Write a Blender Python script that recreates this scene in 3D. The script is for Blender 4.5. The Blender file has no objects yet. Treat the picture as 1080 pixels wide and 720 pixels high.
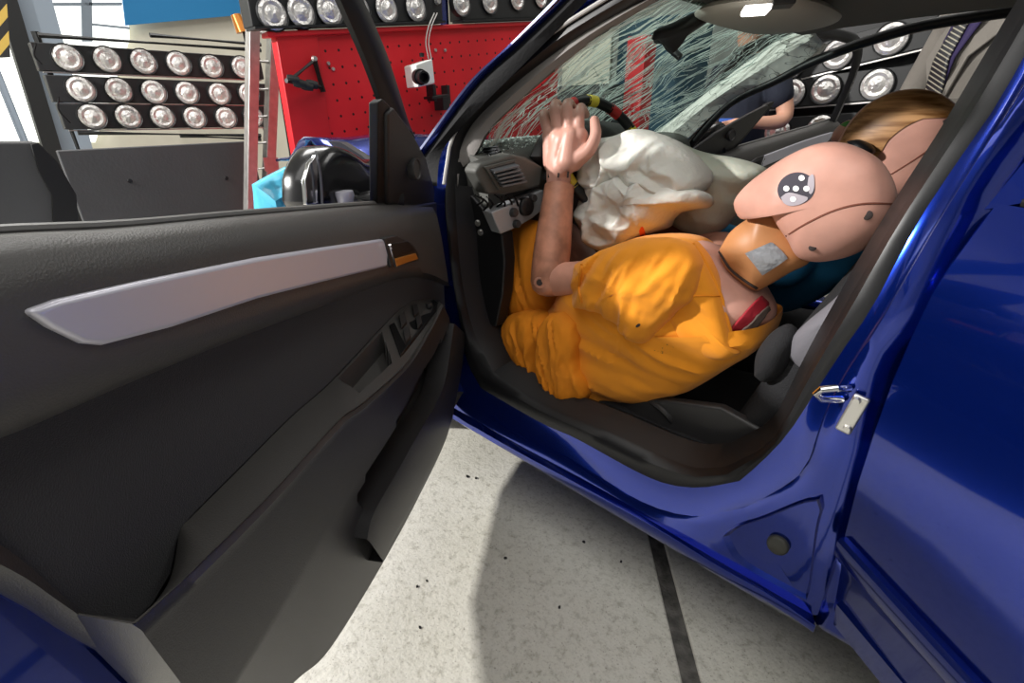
import bpy, bmesh, math, random
from mathutils import Vector as V, Matrix, noise
random.seed(7)
SC = bpy.context.scene
COL = SC.collection

# ------------------------------------------------------------------ camera
CAM_POS = V((-1.678, 1.692, 1.193))
YAW, PITCH, ROLL, FPX = math.radians(-45.89), math.radians(-25.03), math.radians(-0.95), 520.0
fw = V((math.cos(PITCH)*math.cos(YAW), math.cos(PITCH)*math.sin(YAW), math.sin(PITCH)))
rt0 = fw.cross(V((0, 0, 1))).normalized(); up0 = rt0.cross(fw)
RT = rt0*math.cos(ROLL) + up0*math.sin(ROLL)
UP = -rt0*math.sin(ROLL) + up0*math.cos(ROLL)
cd = bpy.data.cameras.new('camera'); cd.sensor_width = 36.0; cd.lens = FPX/1080*36; cd.clip_start = 0.01
cam = bpy.data.objects.new('camera', cd); COL.objects.link(cam)
cam.matrix_world = Matrix.Translation(CAM_POS) @ Matrix((RT, UP, -fw)).transposed().to_4x4()
SC.camera = cam

# ------------------------------------------------------------------ light
w = bpy.data.worlds.new('hall_air'); SC.world = w; w.use_nodes = True
w.node_tree.nodes['Background'].inputs[0].default_value = (0.75, 0.82, 1.0, 1)
w.node_tree.nodes['Background'].inputs[1].default_value = 0.5
def area(name, loc, target, size, power, col=(1, 1, 1), sy=None):
    l = bpy.data.lights.new(name, 'AREA'); l.energy = power*0.4; l.size = size; l.color = col
    if sy: l.shape = 'RECTANGLE'; l.size_y = sy
    o = bpy.data.objects.new(name, l); COL.objects.link(o)
    o.location = loc; o.rotation_euler = (V(target)-V(loc)).to_track_quat('-Z', 'Y').to_euler()
    return o
area('floodlight_key', (2.2, 4.3, 3.1), (-1.0, 0.5, 0.8), 0.22, 1150, (1.0, 0.975, 0.94))
area('hall_lamp_front', (3.6, -0.6, 5.6), (3.0, 0, 0), 3.0, 420, (1, 0.98, 0.95), 2.0)
area('hall_lamp_near', (-1.6, 3.0, 5.6), (-1.4, 2.0, 0), 6.0, 540, (1, 0.98, 0.95), 5.0)
area('hall_lamp_far', (-1.5, -3.4, 5.6), (-1.3, -2.4, 0), 3.0, 220, (1, 0.98, 0.95), 2.0)
SC.view_settings.view_transform = 'Standard'; SC.view_settings.look = 'None'
SC.view_settings.exposure = 0.0; SC.view_settings.gamma = 1.0; SC.view_settings.use_curve_mapping = False

# ------------------------------------------------------------------ points
def ray(u, v): return RT*((u-540)/FPX) - UP*((v-360)/FPX) + fw
def pln(u, v, n, d):
    r = ray(u, v); return CAM_POS + r*((d-n.dot(CAM_POS))/n.dot(r))
AX, AY, AZ = V((1, 0, 0)), V((0, 1, 0)), V((0, 0, 1))
def aX(u, v, x): return pln(u, v, AX, x)
def aY(u, v, y): return pln(u, v, AY, y)
def aZ(u, v, z): return pln(u, v, AZ, z)
def sideY(z): return 0.8 - max(0.0, 0.42*(z-0.95))
def side(u, v, ins=0.0):
    y = 0.8-ins
    for _ in range(40):
        q = aY(u, v, y); y = sideY(q.z)-ins
    return q

# ------------------------------------------------------------------ materials
MATS = {}
def nt(m): return m.node_tree.nodes, m.node_tree.links
def mat(name, col, rough=0.5, metal=0.0, coat=0.0, spec=0.5, bump=0.0, bscale=60.0, var=0.0, vscale=6.0,
        emit=None, estr=1.0, trans=0.0, alpha=1.0, sheen=0.0, sss=0.0, ior=1.45):
    m = bpy.data.materials.new(name); m.use_nodes = True; N, L = nt(m)
    b = N['Principled BSDF']
    b.inputs['Base Color'].default_value = (*col, 1); b.inputs['Roughness'].default_value = rough
    b.inputs['Metallic'].default_value = metal; b.inputs['Coat Weight'].default_value = coat
    b.inputs['Coat Roughness'].default_value = 0.04; b.inputs['Specular IOR Level'].default_value = spec
    b.inputs['Transmission Weight'].default_value = trans; b.inputs['Alpha'].default_value = alpha
    b.inputs['Sheen Weight'].default_value = sheen; b.inputs['Subsurface Weight'].default_value = sss
    b.inputs['IOR'].default_value = ior
    if sss: b.inputs['Subsurface Radius'].default_value = (0.02, 0.008, 0.004)
    if emit: b.inputs['Emission Color'].default_value = (*emit, 1); b.inputs['Emission Strength'].default_value = estr
    tc = N.new('ShaderNodeTexCoord')
    if bump:
        t = N.new('ShaderNodeTexNoise'); t.inputs['Scale'].default_value = bscale; t.inputs['Detail'].default_value = 6
        L.new(tc.outputs['Object'], t.inputs['Vector'])
        bp = N.new('ShaderNodeBump'); bp.inputs['Strength'].default_value = bump; bp.inputs['Distance'].default_value = 0.01
        L.new(t.outputs['Fac'], bp.inputs['Height']); L.new(bp.outputs['Normal'], b.inputs['Normal'])
    if var:
        t = N.new('ShaderNodeTexNoise'); t.inputs['Scale'].default_value = vscale; t.inputs['Detail'].default_value = 5
        L.new(tc.outputs['Object'], t.inputs['Vector'])
        r = N.new('ShaderNodeValToRGB'); r.color_ramp.elements[0].position = 0.35; r.color_ramp.elements[1].position = 0.68
        r.color_ramp.elements[0].color = (*[c*(1-var) for c in col], 1)
        r.color_ramp.elements[1].color = (*[min(1, c*(1+var*0.5)) for c in col], 1)
        L.new(t.outputs['Fac'], r.inputs['Fac']); L.new(r.outputs['Color'], b.inputs['Base Color'])
    MATS[name] = m; return m
M = MATS
mat('paint', (0.003, 0.022, 0.26), 0.19, 0.85, 1.0, 0.5)
mat('rubber', (0.005, 0.005, 0.006), 0.7, spec=.25, bump=0.15, bscale=120)
mat('seal', (0.006, 0.006, 0.007), 0.42)
mat('black', (0.006, 0.006, 0.007), 0.45)
mat('carpet', (0.007, 0.007, 0.008), 0.95, bump=0.5, bscale=300)
mat('plastic', (0.030, 0.029, 0.030), 0.38, bump=0.12, bscale=500)
mat('plastic_soft', (0.066, 0.063, 0.060), 0.40, bump=0.15, bscale=450)
mat('fabric_dark', (0.023, 0.023, 0.027), 0.85, bump=0.4, bscale=700, sheen=0.2)
mat('silver', (0.60, 0.59, 0.66), 0.36, 0.35)
mat('silver_dark', (0.17, 0.175, 0.19), 0.4, 0.5)
mat('chrome', (0.75, 0.75, 0.76), 0.12, 1.0)
mat('steel', (0.55, 0.54, 0.52), 0.35, 0.9, bump=0.1, bscale=40)
mat('orange_dome_and_reflection', (0.55, 0.2, 0.03), 0.3, 0.3)
mat('trim_grey', (0.21, 0.195, 0.185), 0.7, bump=0.15, bscale=300)
mat('liner', (0.19, 0.18, 0.155), 0.9, bump=0.3, bscale=500)
mat('shirt', (0.86, 0.30, 0.008), 0.85, bump=0.25, bscale=500, sheen=0.15, var=0.12, vscale=5)
mat('shorts', (0.72, 0.23, 0.006), 0.85, bump=0.25, bscale=500, var=0.18, vscale=9)
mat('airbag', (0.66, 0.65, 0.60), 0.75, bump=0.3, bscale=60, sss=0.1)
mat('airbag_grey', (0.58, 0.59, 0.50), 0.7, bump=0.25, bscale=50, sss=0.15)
mat('glass_dark', (0.01, 0.012, 0.012), 0.05, coat=0.5)
# ------------------------------------------------------------------ helpers
ROOTLOC = {}
def wloc(o):
    return ROOTLOC.get(o.name, V((0, 0, 0)))
def link(o, parent=None):
    COL.objects.link(o)
    if parent is not None:
        o.parent = parent
        o.matrix_parent_inverse = Matrix.Translation(-wloc(parent))
    return o
def tag(o, label=None, cat=None, group=None, kind=None):
    if label: o['label'] = label
    if cat: o['category'] = cat
    if group: o['group'] = group
    if kind: o['kind'] = kind
    return o
def thing(name, loc, label, cat, group=None):
    o = bpy.data.objects.new(name, None); o.empty_display_size = 0.1
    COL.objects.link(o); o.location = loc; ROOTLOC[o.name] = V(loc)
    return tag(o, label, cat, group)
def mesh(name, verts, faces, m, parent=None, smooth=True, bevel=0.0, solid=0.0, sub=0, angle=None, weld=False, fixn=True):
    me = bpy.data.meshes.new(name); me.from_pydata([tuple(v) for v in verts], [], faces); me.update()
    if fixn or weld:
        bm = bmesh.new(); bm.from_mesh(me)
        if weld: bmesh.ops.remove_doubles(bm, verts=bm.verts, dist=1e-5)
        if fixn: bmesh.ops.recalc_face_normals(bm, faces=bm.faces)
        bm.to_mesh(me); bm.free()
    if m: me.materials.append(M[m] if isinstance(m, str) else m)
    if smooth: me.polygons.foreach_set('use_smooth', [True]*len(me.polygons))
    o = bpy.data.objects.new(name, me); link(o, parent)
    if solid:
        s = o.modifiers.new('solid', 'SOLIDIFY'); s.thickness = solid; s.offset = -1
    if bevel:
        b = o.modifiers.new('bevel', 'BEVEL'); b.width = bevel; b.segments = 3; b.limit_method = 'ANGLE'; b.angle_limit = math.radians(35)
        b.harden_normals = False
    if sub:
        s = o.modifiers.new('sub', 'SUBSURF'); s.levels = sub; s.render_levels = sub
    if smooth and not sub:
        try:
            me.set_sharp_from_angle(angle=math.radians(angle if angle else 40))
        except Exception: pass
    return o
def crv(pts, n, smooth=True):
    """resample a polyline (Catmull-Rom) to n points evenly by length"""
    pts = [V(p) for p in pts]
    if smooth and len(pts) > 2:
        out = []
        P = [pts[0]*2-pts[1]]+pts+[pts[-1]*2-pts[-2]]
        for i in range(1, len(P)-2):
            a, b, c, d = P[i-1:i+3]
            for k in range(12):
                t = k/12
                out.append(0.5*((2*b)+(c-a)*t+(2*a-5*b+4*c-d)*t*t+(3*b-a-3*c+d)*t**3))
        out.append(pts[-1]); pts = out
    L = [0.0]
    for a, b in zip(pts, pts[1:]): L.append(L[-1]+(b-a).length)
    res = []; j = 0
    for i in range(n):
        s = L[-1]*i/(n-1)
        while j < len(L)-2 and L[j+1] < s: j += 1
        t = (s-L[j])/max(1e-9, L[j+1]-L[j]); res.append(pts[j].lerp(pts[j+1], t))
    return res
def segcrv(segs, n):
    """several key segments -> n points per segment, ends shared"""
    out = []
    for i, s in enumerate(segs):
        c = crv(s, n); out += c if i == 0 else c[1:]
    return out
def grid_faces(nr, nc, cu=False, cv=False, off=0):
    f = []
    for i in range(nr if cv else nr-1):
        for j in range(nc if cu else nc-1):
            a = i*nc+j; b = i*nc+(j+1) % nc; c = ((i+1) % nr)*nc+(j+1) % nc; d = ((i+1) % nr)*nc+j
            f.append((a+off, b+off, c+off, d+off))
    return f
def loft(name, curves, m, parent=None, cu=False, cv=False, caps=False, **k):
    n = len(curves[0]); vs = [p for c in curves for p in c]
    f = grid_faces(len(curves), n, cu, cv)
    if caps and cu:
        f.append(tuple(range(n))[::-1]); f.append(tuple(range((len(curves)-1)*n, len(curves)*n)))
    return mesh(name, vs, f, m, parent, **k)
def refine(curves, rows):
    """interpolate extra rows between curves (linear)"""
    out = []
    for a, b in zip(curves, curves[1:]):
        for r in range(rows): out.append([p.lerp(q, r/rows) for p, q in zip(a, b)])
    out.append(curves[-1]); return out
def frame_at(d, hint=AZ):
    d = d.normalized()
    x = d.cross(hint)
    if x.length < 1e-4: x = d.cross(V((1, 0, 0.1)))
    x.normalize(); return x, x.cross(d).normalized()
def tube_data(path, rad, seg=12, closed=False, roundcap=True):
    P = [V(p) for p in path]; n = len(P)
    R = rad if isinstance(rad, (list, tuple)) else [rad]*n
    vs, prev = [], None
    for i, p in enumerate(P):
        if closed: d = P[(i+1) % n]-P[i-1]
        else: d = P[min(i+1, n-1)]-P[max(i-1, 0)]
        d.normalize()
        if prev is None: x, y = frame_at(d)
        else:
            x = prev-d*prev.dot(d)
            if x.length < 1e-5: x, _ = frame_at(d)
            x.normalize(); y = d.cross(x)
        prev = x
        for k in range(seg):
            a = 2*math.pi*k/seg; vs.append(p+(x*math.cos(a)+y*math.sin(a))*R[i])
    f = grid_faces(n, seg, True, closed)
    if not closed:
        f.append(tuple(range(seg))[::-1]); f.append(tuple(range((n-1)*seg, n*seg)))
    return vs, f
def tube(name, path, rad, m, parent=None, seg=12, closed=False, **k):
    vs, f = tube_data(path, rad, seg, closed); return mesh(name, vs, f, m, parent, **k)
class MB:
    def __init__(s): s.v = []; s.f = []
    def add(s, vs, fs):
        o = len(s.v); s.v += [V(v) for v in vs]; s.f += [tuple(i+o for i in f) for f in fs]; return s
    def tube(s, path, rad, seg=8, closed=False): return s.add(*tube_data(path, rad, seg, closed))
    def box(s, c, x, y, z):
        """box from centre and three half-axis vectors"""
        c, x, y, z = V(c), V(x), V(y), V(z)
        vs = [c+x*a+y*b+z*d for a in (-1, 1) for b in (-1, 1) for d in (-1, 1)]
        return s.add(vs, [(0, 1, 3, 2), (4, 6, 7, 5), (0, 4, 5, 1), (2, 3, 7, 6), (0, 2, 6, 4), (1, 5, 7, 3)])
    def abox(s, lo, hi):
        lo, hi = V(lo), V(hi); h = (hi-lo)/2
        return s.box((lo+hi)/2, (h.x, 0, 0), (0, h.y, 0), (0, 0, h.z))
    def lathe(s, prof, c, axis, seg=20):
        c = V(c); ax = V(axis).normalized(); x, y = frame_at(ax)
        vs = []
        for r, h in prof:
            for k in range(seg):
                a = 2*math.pi*k/seg; vs.append(c+ax*h+(x*math.cos(a)+y*math.sin(a))*r)
        return s.add(vs, grid_faces(len(prof), seg, True, False))
    def prism(s, poly, vec):
        n = len(poly); a = [V(p) for p in poly]; b = [p+V(vec) for p in a]
        f = [tuple(range(n))[::-1], tuple(range(n, 2*n))]+[(i, (i+1) % n, n+(i+1) % n, n+i) for i in range(n)]
        return s.add(a+b, f)
    def build(s, name, m, parent=None, **k): return mesh(name, s.v, s.f, m, parent, **k)
def box(name, lo, hi, m, parent=None, bevel=0.0, **k):
    return MB().abox(lo, hi).build(name, m, parent, bevel=bevel, **k)
def prism(name, poly, vec, m, parent=None, bevel=0.0, **k):
    return MB().prism(poly, vec).build(name, m, parent, bevel=bevel, **k)
def pillow_data(outline, nrm, thick, rings=14, n=72, centre=None, power=2.0, wr=0.0, wscale=9.0, seed=0.0, ridged=False, tfn=None, smooth=True, flow=None, anis=.22):
    """closed rounded body whose outline is the given loop; thickness +-thick along nrm"""
    nrm = V(nrm).normalized()
    o = crv(list(outline)+[outline[0]], n+1, smooth)[:-1]
    c = V(centre) if centre else sum(o, V())/n
    vs, f = [], []
    def disp(p, h):
        if not wr: return 0
        if flow: p = p-V(flow).normalized()*(p.dot(V(flow).normalized())*(1-anis))
        q = p*wscale+V((seed, seed*1.7, -seed))
        a = noise.noise(q)+0.5*noise.noise(q*2.1)+0.25*noise.noise(q*4.3)
        if ridged == 'crumple':
            d, _ = noise.voronoi(q+V((noise.noise(q*1.3), noise.noise(q*1.1+V((9, 0, 0))), 0))*.35)
            d2, _ = noise.voronoi(q*2.3+V((3, 1, 2)))
            return wr*h*(.55-1.25*min(.8, d[1]-d[0])-.35*min(.6, d2[1]-d2[0])+.5*noise.noise(q*.6))
        if ridged: a = 0.6-2.0*abs(noise.noise(q+V((noise.noise(q*.7), 0, noise.noise(q*.9+V((5, 5, 5)))))))+0.3*noise.noise(q*3.3)
        return wr*a*h
    fr = [math.cos(math.pi/2*k/rings) for k in range(rings)]  # 1 .. ~0
    def layer(sgn):
        base = len(vs)
        for k, r in enumerate(fr):
            h = (1-r**power)**(1/power)
            for p in o:
                q = c+(p-c)*r
                t = thick*(tfn(q) if tfn else 1.0)
                vs.append(q+nrm*(sgn*h*t+disp(q+nrm*sgn*0.3, min(1, h*1.6))*sgn))
        vs.append(c+nrm*(sgn*thick*(tfn(c) if tfn else 1.0)+disp(c+nrm*sgn*0.3, 1)*sgn))
        top = len(vs)-1
        for k in range(rings-1):
            for j in range(n):
                a = base+k*n+j; b = base+k*n+(j+1) % n
                q = (a, b, b+n, a+n); f.append(q if sgn > 0 else q[::-1])
        for j in range(n):
            q = (base+(rings-1)*n+j, base+(rings-1)*n+(j+1) % n, top); f.append(q if sgn > 0 else q[::-1])
    layer(1); layer(-1); return vs, f
def pillow(name, outline, nrm, thick, m, parent=None, **k):
    mk = {a: k.pop(a) for a in list(k) if a in ('sub', 'angle', 'bevel')}
    vs, f = pillow_data(outline, nrm, thick, **k); return mesh(name, vs, f, m, parent, weld=True, **mk)
def displace(o, fn):
    me = o.data
    for v in me.vertices: v.co = v.co+v.normal*fn(v.co)
    me.update()
# ------------------------------------------------------------------ hall
m = mat('concrete', (0.62, 0.60, 0.52), 0.7, bump=0.25, bscale=90); N, L = nt(m); b = N['Principled BSDF']
tc = N.new('ShaderNodeTexCoord')
def nz(scale, det, rough=0.6):
    t = N.new('ShaderNodeTexNoise'); t.inputs['Scale'].default_value = scale; t.inputs['Detail'].default_value = det
    t.inputs['Roughness'].default_value = rough; L.new(tc.outputs['Object'], t.inputs['Vector']); return t
def ramp(src, p0, c0, p1, c1):
    r = N.new('ShaderNodeValToRGB'); e = r.color_ramp.elements
    e[0].position = p0; e[0].color = c0; e[1].position = p1; e[1].color = c1
    L.new(src, r.inputs['Fac']); return r
def mult(a, c):
    x = N.new('ShaderNodeMix'); x.data_type = 'RGBA'; x.blend_type = 'MULTIPLY'; x.inputs['Factor'].default_value = 1
    L.new(a, x.inputs['A']); L.new(c, x.inputs['B']); return x.outputs['Result']
r1 = ramp(nz(2.2, 6).outputs['Fac'], 0.3, (0.48, 0.465, 0.40, 1), 0.7, (0.60, 0.585, 0.53, 1))
r2 = ramp(nz(150, 3, 0.8).outputs['Fac'], 0.30, (0.35, 0.34, 0.33, 1), 0.42, (1, 1, 1, 1))
r3 = ramp(nz(38, 8, 0.75).outputs['Fac'], 0.33, (0.62, 0.61, 0.58, 1), 0.5, (1, 1, 1, 1))
L.new(mult(mult(r1.outputs['Color'], r2.outputs['Color']), r3.outputs['Color']), b.inputs['Base Color'])
floor = box('floor', (-8, -7, -0.3), (8, 7, -0.02), 'carpet'); tag(floor, kind='structure')
mat('joint', (0.10, 0.095, 0.085), 0.9, bump=0.5, bscale=80, var=0.5, vscale=30)
jd = (aZ(730, 720, 0)-aZ(700, 600, 0)).normalized(); jn = V((-jd.y, jd.x, 0)); j0 = aZ(700, 600, 0)
def slab(a, c):
    h = 9
    p = [j0+jn*a-jd*h, j0+jn*c-jd*h, j0+jn*c+jd*h, j0+jn*a+jd*h]
    p = [V((q.x, q.y, -0.12)) for q in p]
    o = prism('concrete_slab', p, (0, 0, 0.12), 'concrete', floor, bevel=0.006)
    return o
slab(0.021, 3.2); slab(-3.2, -0.021); slab(3.23, 9); slab(-9, -3.23)
jo = prism('joint_filler', [V((q.x, q.y, -0.1)) for q in (j0+jn*-0.021-jd*9, j0+jn*0.021-jd*9, j0+jn*0.021+jd*9, j0+jn*-0.021+jd*9)], (0, 0, 0.094), 'joint', floor)
mat('wall_cream', (0.74, 0.71, 0.60), 0.85, var=0.1, vscale=1.5)
mat('wall_grey', (0.42, 0.43, 0.42), 0.85, var=0.15, vscale=1)
mat('steel_blue', (0.25, 0.30, 0.36), 0.5)
mat('white_paint', (0.8, 0.82, 0.78), 0.6)
for nm, lo, hi, mm in (('wall_front', (7.4, -7, -0.02), (7.7, 7, 6.5), 'wall_cream'), ('wall_back', (-7.7, -7, -0.02), (-7.4, 7, 6.5), 'wall_grey'),
                       ('wall_left', (-7.7, 6.7, -0.02), (7.7, 7.0, 6.5), 'wall_grey'), ('wall_right', (-7.7, -7.0, -0.02), (7.7, -6.7, 6.5), 'wall_grey'),
                       ('ceiling', (-7.7, -7, 6.5), (7.7, 7, 6.7), 'wall_grey')):
    o = box(nm, lo, hi, mm); tag(o, kind='structure')
# ------------------------------------------------------------------ car
car = thing('car', (-1.2, 0, 0), 'metallic blue hatchback after a crash test with its doors open', 'car')
def S(l, ins): return [p if isinstance(p, V) else side(p[0], p[1], ins) for p in l]
NS = 22
def loop(A, H, Sl, B, ins, top):
    A, H, Sl, B = S(A, ins), S(H, ins), S(Sl, ins), S(B, ins)
    R = [B[-1]]+[V(p) for p in top]+[A[0]]
    return segcrv([A, H, Sl, B, R], NS)[:-1]
def part_of(lp, i0, i1): return lp[i0*(NS-1):i1*(NS-1)+1] if i1 < 5 else lp[i0*(NS-1):]+[lp[0]]
seal_in = loop([V((-1.0, .515, 1.425)), (640, 20), (595, 48), (540, 90), (502, 125), (485, 155), (480, 195)],
               [(480, 195), (482, 240), (488, 300), (500, 350), (520, 392)],
               [(520, 392), (573, 424), (640, 453), (722, 490), (765, 492)],
               [(765, 492), (800, 475), (817, 460), (853, 390), (881, 340), (936, 245), (1016, 120), (1080, 14), V((-1.645, .55, 1.385))],
               .075, [(-1.6, .53, 1.425), (-1.35, .515, 1.445)])
seal_out = loop([V((-.96, .545, 1.455)), (632, 0), (570, 42), (520, 92), (482, 142), (474, 175), (470, 196)],
                [(470, 196), (469, 218), (472, 249), (478, 300), (487, 350), (493, 382), (507, 409)],
                [(507, 409), (529, 422), (573, 447), (607, 462), (673, 498), (707, 511), (740, 514), (780, 507)],
                [(780, 507), (803, 487), (831, 457), (864, 407), (903, 348), (918, 328), (967, 236), (1013, 166), (1045, 120), (1080, 60), V((-1.668, .565, 1.40))],
                .05, [(-1.62, .55, 1.45), (-1.35, .54, 1.475)])
mid = [a.lerp(b, .35)+V((0, .012, 0)) for a, b in zip(seal_out, seal_in)]
mid2 = [a.lerp(b, .7)+V((0, .016, 0)) for a, b in zip(seal_out, seal_in)]
inn = [p+V((0, -.05, 0)) for p in seal_in]
loft('door_seal', [seal_out, mid, mid2, seal_in, inn], 'seal', car, cu=True)
# pale strip along the seal on the front pillar
stripA = part_of(mid, 0, 1)
tube('pillar_strip', [p+V((.004, .004, .004)) for p in stripA], 0.0055, mat('strip_grey', (.42, .41, .40), .4), car, seg=8)
# painted flange round the opening
fl = loop([V((-.93, .56, 1.475)), (612, 8), (545, 75), (495, 125), (466, 160), (461, 196)],
          [(461, 196), (458, 220), (460, 250), (466, 300), (475, 350), (480, 385), (489, 413)],
          [(489, 413), (510, 432), (540, 450), (584, 473), (640, 507), (673, 527), (707, 540), (740, 544), (785, 535)],
          [(785, 535), (820, 517), (848, 496), (858, 470), (868, 440), (890, 395), (930, 335), (985, 240), (1035, 160), (1062, 118), (1085, 80), V((-1.685, .58, 1.42))],
          .035, [(-1.64, .575, 1.47), (-1.35, .56, 1.495)])
loft('door_frame', [[p+V((0, -.03, 0)) for p in seal_out], seal_out, [a.lerp(b, .5)+V((0, -.004, 0)) for a, b in zip(seal_out, fl)], fl], 'paint', car, cu=True)
# front pillar outer skin and its black rubber channel
ab = crv([V((-.895, .575, 1.50)), side(597, 0, .012), side(548, 47, .012), side(501, 92, .012), side(450, 160, .012), side(435, 179, .012), side(416, 207, .012)], 30)
ao = crv([V((-.88, .58, 1.50)), side(590, 0), side(540, 50), side(495, 92), side(444, 160), side(428, 180), side(405, 210)], 30)
ai = crv(part_of(fl, 0, 1), 30)
loft('pillar_rubber', [ai, [a.lerp(b, .5)+V((0, .008, 0)) for a, b in zip(ai, ab)], ab], 'rubber', car)
wrap = [p+V((.05, -.055, .0)) for p in ao]
loft('windscreen_pillar', [ab, [p+V((.0, .006, .0)) for p in ab], [a.lerp(b, .5)+V((0, .012, .004)) for a, b in zip(ab, ao)], ao, [p+V((.02, -.012, .01)) for p in ao], wrap, [p+V((0, -.03, -.03)) for p in wrap]], 'paint', car)
# sill
st = part_of(fl, 2, 3)
k2 = crv([side(479, 430, .02), side(540, 466, .02), side(584, 490, .02), side(629, 516, .02), side(673, 541, .02), side(730, 575, .02), side(790, 610, .02), side(857, 648, .02)], NS)
k3 = crv([side(478, 437), side(540, 473), side(620, 516), side(698, 560), side(756, 596), side(815, 629), side(860, 660)], NS)
k3b = [V((p.x, .803, p.z-.016)) for p in k3]
k4 = [V((p.x, .785, .205)) for p in k3]; k5 = [V((p.x, .55, .19)) for p in k3]
st2 = [a.lerp(b, .12)+V((0, .006, -.004)) for a, b in zip(st, k2)]
loft('sill', [st, st2, [a.lerp(b, .93) for a, b in zip(st2, k2)], k2, k3, k3b, k4, k5], 'paint', car, angle=50)
# lower centre pillar, from flange to the edge of the rear door
fb = crv(part_of(fl, 3, 4), 34)
sh = crv([side(857, 648, .02), side(868, 600, .02), side(882, 545, .02), side(898, 480, .02), side(908, 435, .025), side(928, 380, .03), side(958, 322, .03), side(1000, 245, .03), side(1045, 165, .03), V((-1.70, .6, 1.42))], 34)
loft('centre_pillar', [fb, [a.lerp(b, .08)+V((0, .006, 0)) for a, b in zip(fb, sh)], [a.lerp(b, .5)+V((0, .004, 0)) for a, b in zip(fb, sh)], sh, [p+V((-.07, -.06, 0)) for p in sh], [p+V((-.07, -.3, 0)) for p in sh]], 'paint', car, angle=60)
# fill between sill end, pillar and flange
tri = [fb[0], side(785, 535, .035)]
# stamped recess and plug at the pillar foot
def ring_on(pl, h, off, n=28):
    c = crv(pl+[pl[0]], n+1)[:-1]
    g = sum(c, V())/n
    return [[p for p in c], [g+(p-g)*(1-h)+V((0, off, 0)) for p in c], [g+(p-g)*(1-2*h)+V((0, off, 0)) for p in c]]
rec = [side(*p, .014) for p in [(762, 566), (775, 556), (800, 548), (850, 528), (868, 530), (862, 560), (853, 625), (846, 630), (810, 612), (775, 590)]]
rr = ring_on(rec, .10, -.010)
pln_n = [p+V((0, -.012, 0)) for p in rr[0]]
lf = loft('pillar_recess', [pln_n, rr[0], rr[1]], 'paint', car, cu=True)
vs = rr[1]; mesh('recess_plate', vs, [tuple(range(len(vs)))], 'paint', car)
pc = side(820, 575, .016)
MB().lathe([(0, .006), (.016, .006), (.02, .003), (.021, 0), (.021, -.01)], pc, (0, 1, 0.15), 24).build('drain_plug', mat('plug', (.035, .035, .03), .6), car)
# striker
sk = tag(MB().box(side(890, 432, .02)+V((-.014, .006, 0)), (.012, 0, .002), (0, .005, 0), (-.006, 0, .038)).build('striker_plate', 'steel', car, bevel=.004), 'pale steel striker plate')
c0 = side(890, 415, .02)
tube('striker_loop', [c0+V((-.005, .0, .012)), c0+V((.010, .022, .016)), c0+V((.028, .034, .012)), c0+V((.034, .03, .0)), c0+V((.026, .024, -.010)), c0+V((0, .0, -.012))], .0065, 'chrome', sk, seg=10)
for dz in (-.026, .03): MB().lathe([(0, .006), (.005, .006), (.007, .0)], sk.data.vertices[0].co*0+side(890, 432, .02)+V((-.014, .011, dz)), (0, 1, 0), 10).build('bolt', 'steel', sk)
# hinge pillar skin behind the open door and front wing
hp = crv(part_of(fl, 1, 2), 20)
hq = [p+V((.10, -.01, 0)) for p in hp]
hr = [V((p.x+.15, .79, max(p.z, .36))) for p in hp]
hs_ = [V((p.x+.24, .795, max(p.z, .60))) for p in hp]
ht_ = [V((p.x+.52, .80 if p.z < .9 else .78, max(p.z, .66))) for p in hp]
hu_ = [V((p.x+.95, .76, max(p.z-.04, .62))) for p in hp]
loft('front_wing', [hp, [p+V((.02, .018, 0)) for p in hp], hq, hr, hs_, ht_, hu_], 'paint', car)
# windscreen
def wn(t): return crv([V((-.36, .68, .99)), side(496, 170, .10), side(518, 134, .10), side(586, 72, .10), side(633, 36, .10), side(691, 0, .10), V((-1.06, .49, 1.445))], 25)
wN = wn(0)
wF = crv([V((-.28, -.64, 1.0)), aY(697, 139, -.62), aY(753, 96, -.62), aY(820, 47, -.60), V((-1.03, -.56, 1.445))], 25)
def wpt(a, b):      # a along the pillars 0..1, b across -0 near .. 1 far
    i = a*24; k = min(23, int(i)); t = i-k
    p = wN[k].lerp(wN[k+1], t).lerp(wF[k].lerp(wF[k+1], t), b)
    bul = 1-(2*b-1)**2
    dent = .018*noise.noise(V((a*5, b*6, 1)))+.008*noise.noise(V((a*14, b*15, 4)))
    return p+V((.13*bul+dent, 0, .015*bul+dent*.8))
m = mat('glass', (.72, .84, .80), .02, alpha=1.0)
N, L = nt(m); N.remove(N['Principled BSDF'])
tr = N.new('ShaderNodeBsdfTransparent'); tr.inputs[0].default_value = (.50, .58, .55, 1)
gl = N.new('ShaderNodeBsdfGlossy'); gl.inputs['Roughness'].default_value = .08
mx = N.new('ShaderNodeMixShader'); mx.inputs[0].default_value = .07
L.new(tr.outputs[0], mx.inputs[1]); L.new(gl.outputs[0], mx.inputs[2]); L.new(mx.outputs[0], N['Material Output'].inputs[0])
NW = 40
ws = mesh('windscreen', [wpt(i/NW, j/NW) for i in range(NW+1) for j in range(NW+1)], grid_faces(NW+1, NW+1), 'glass', car)
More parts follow.
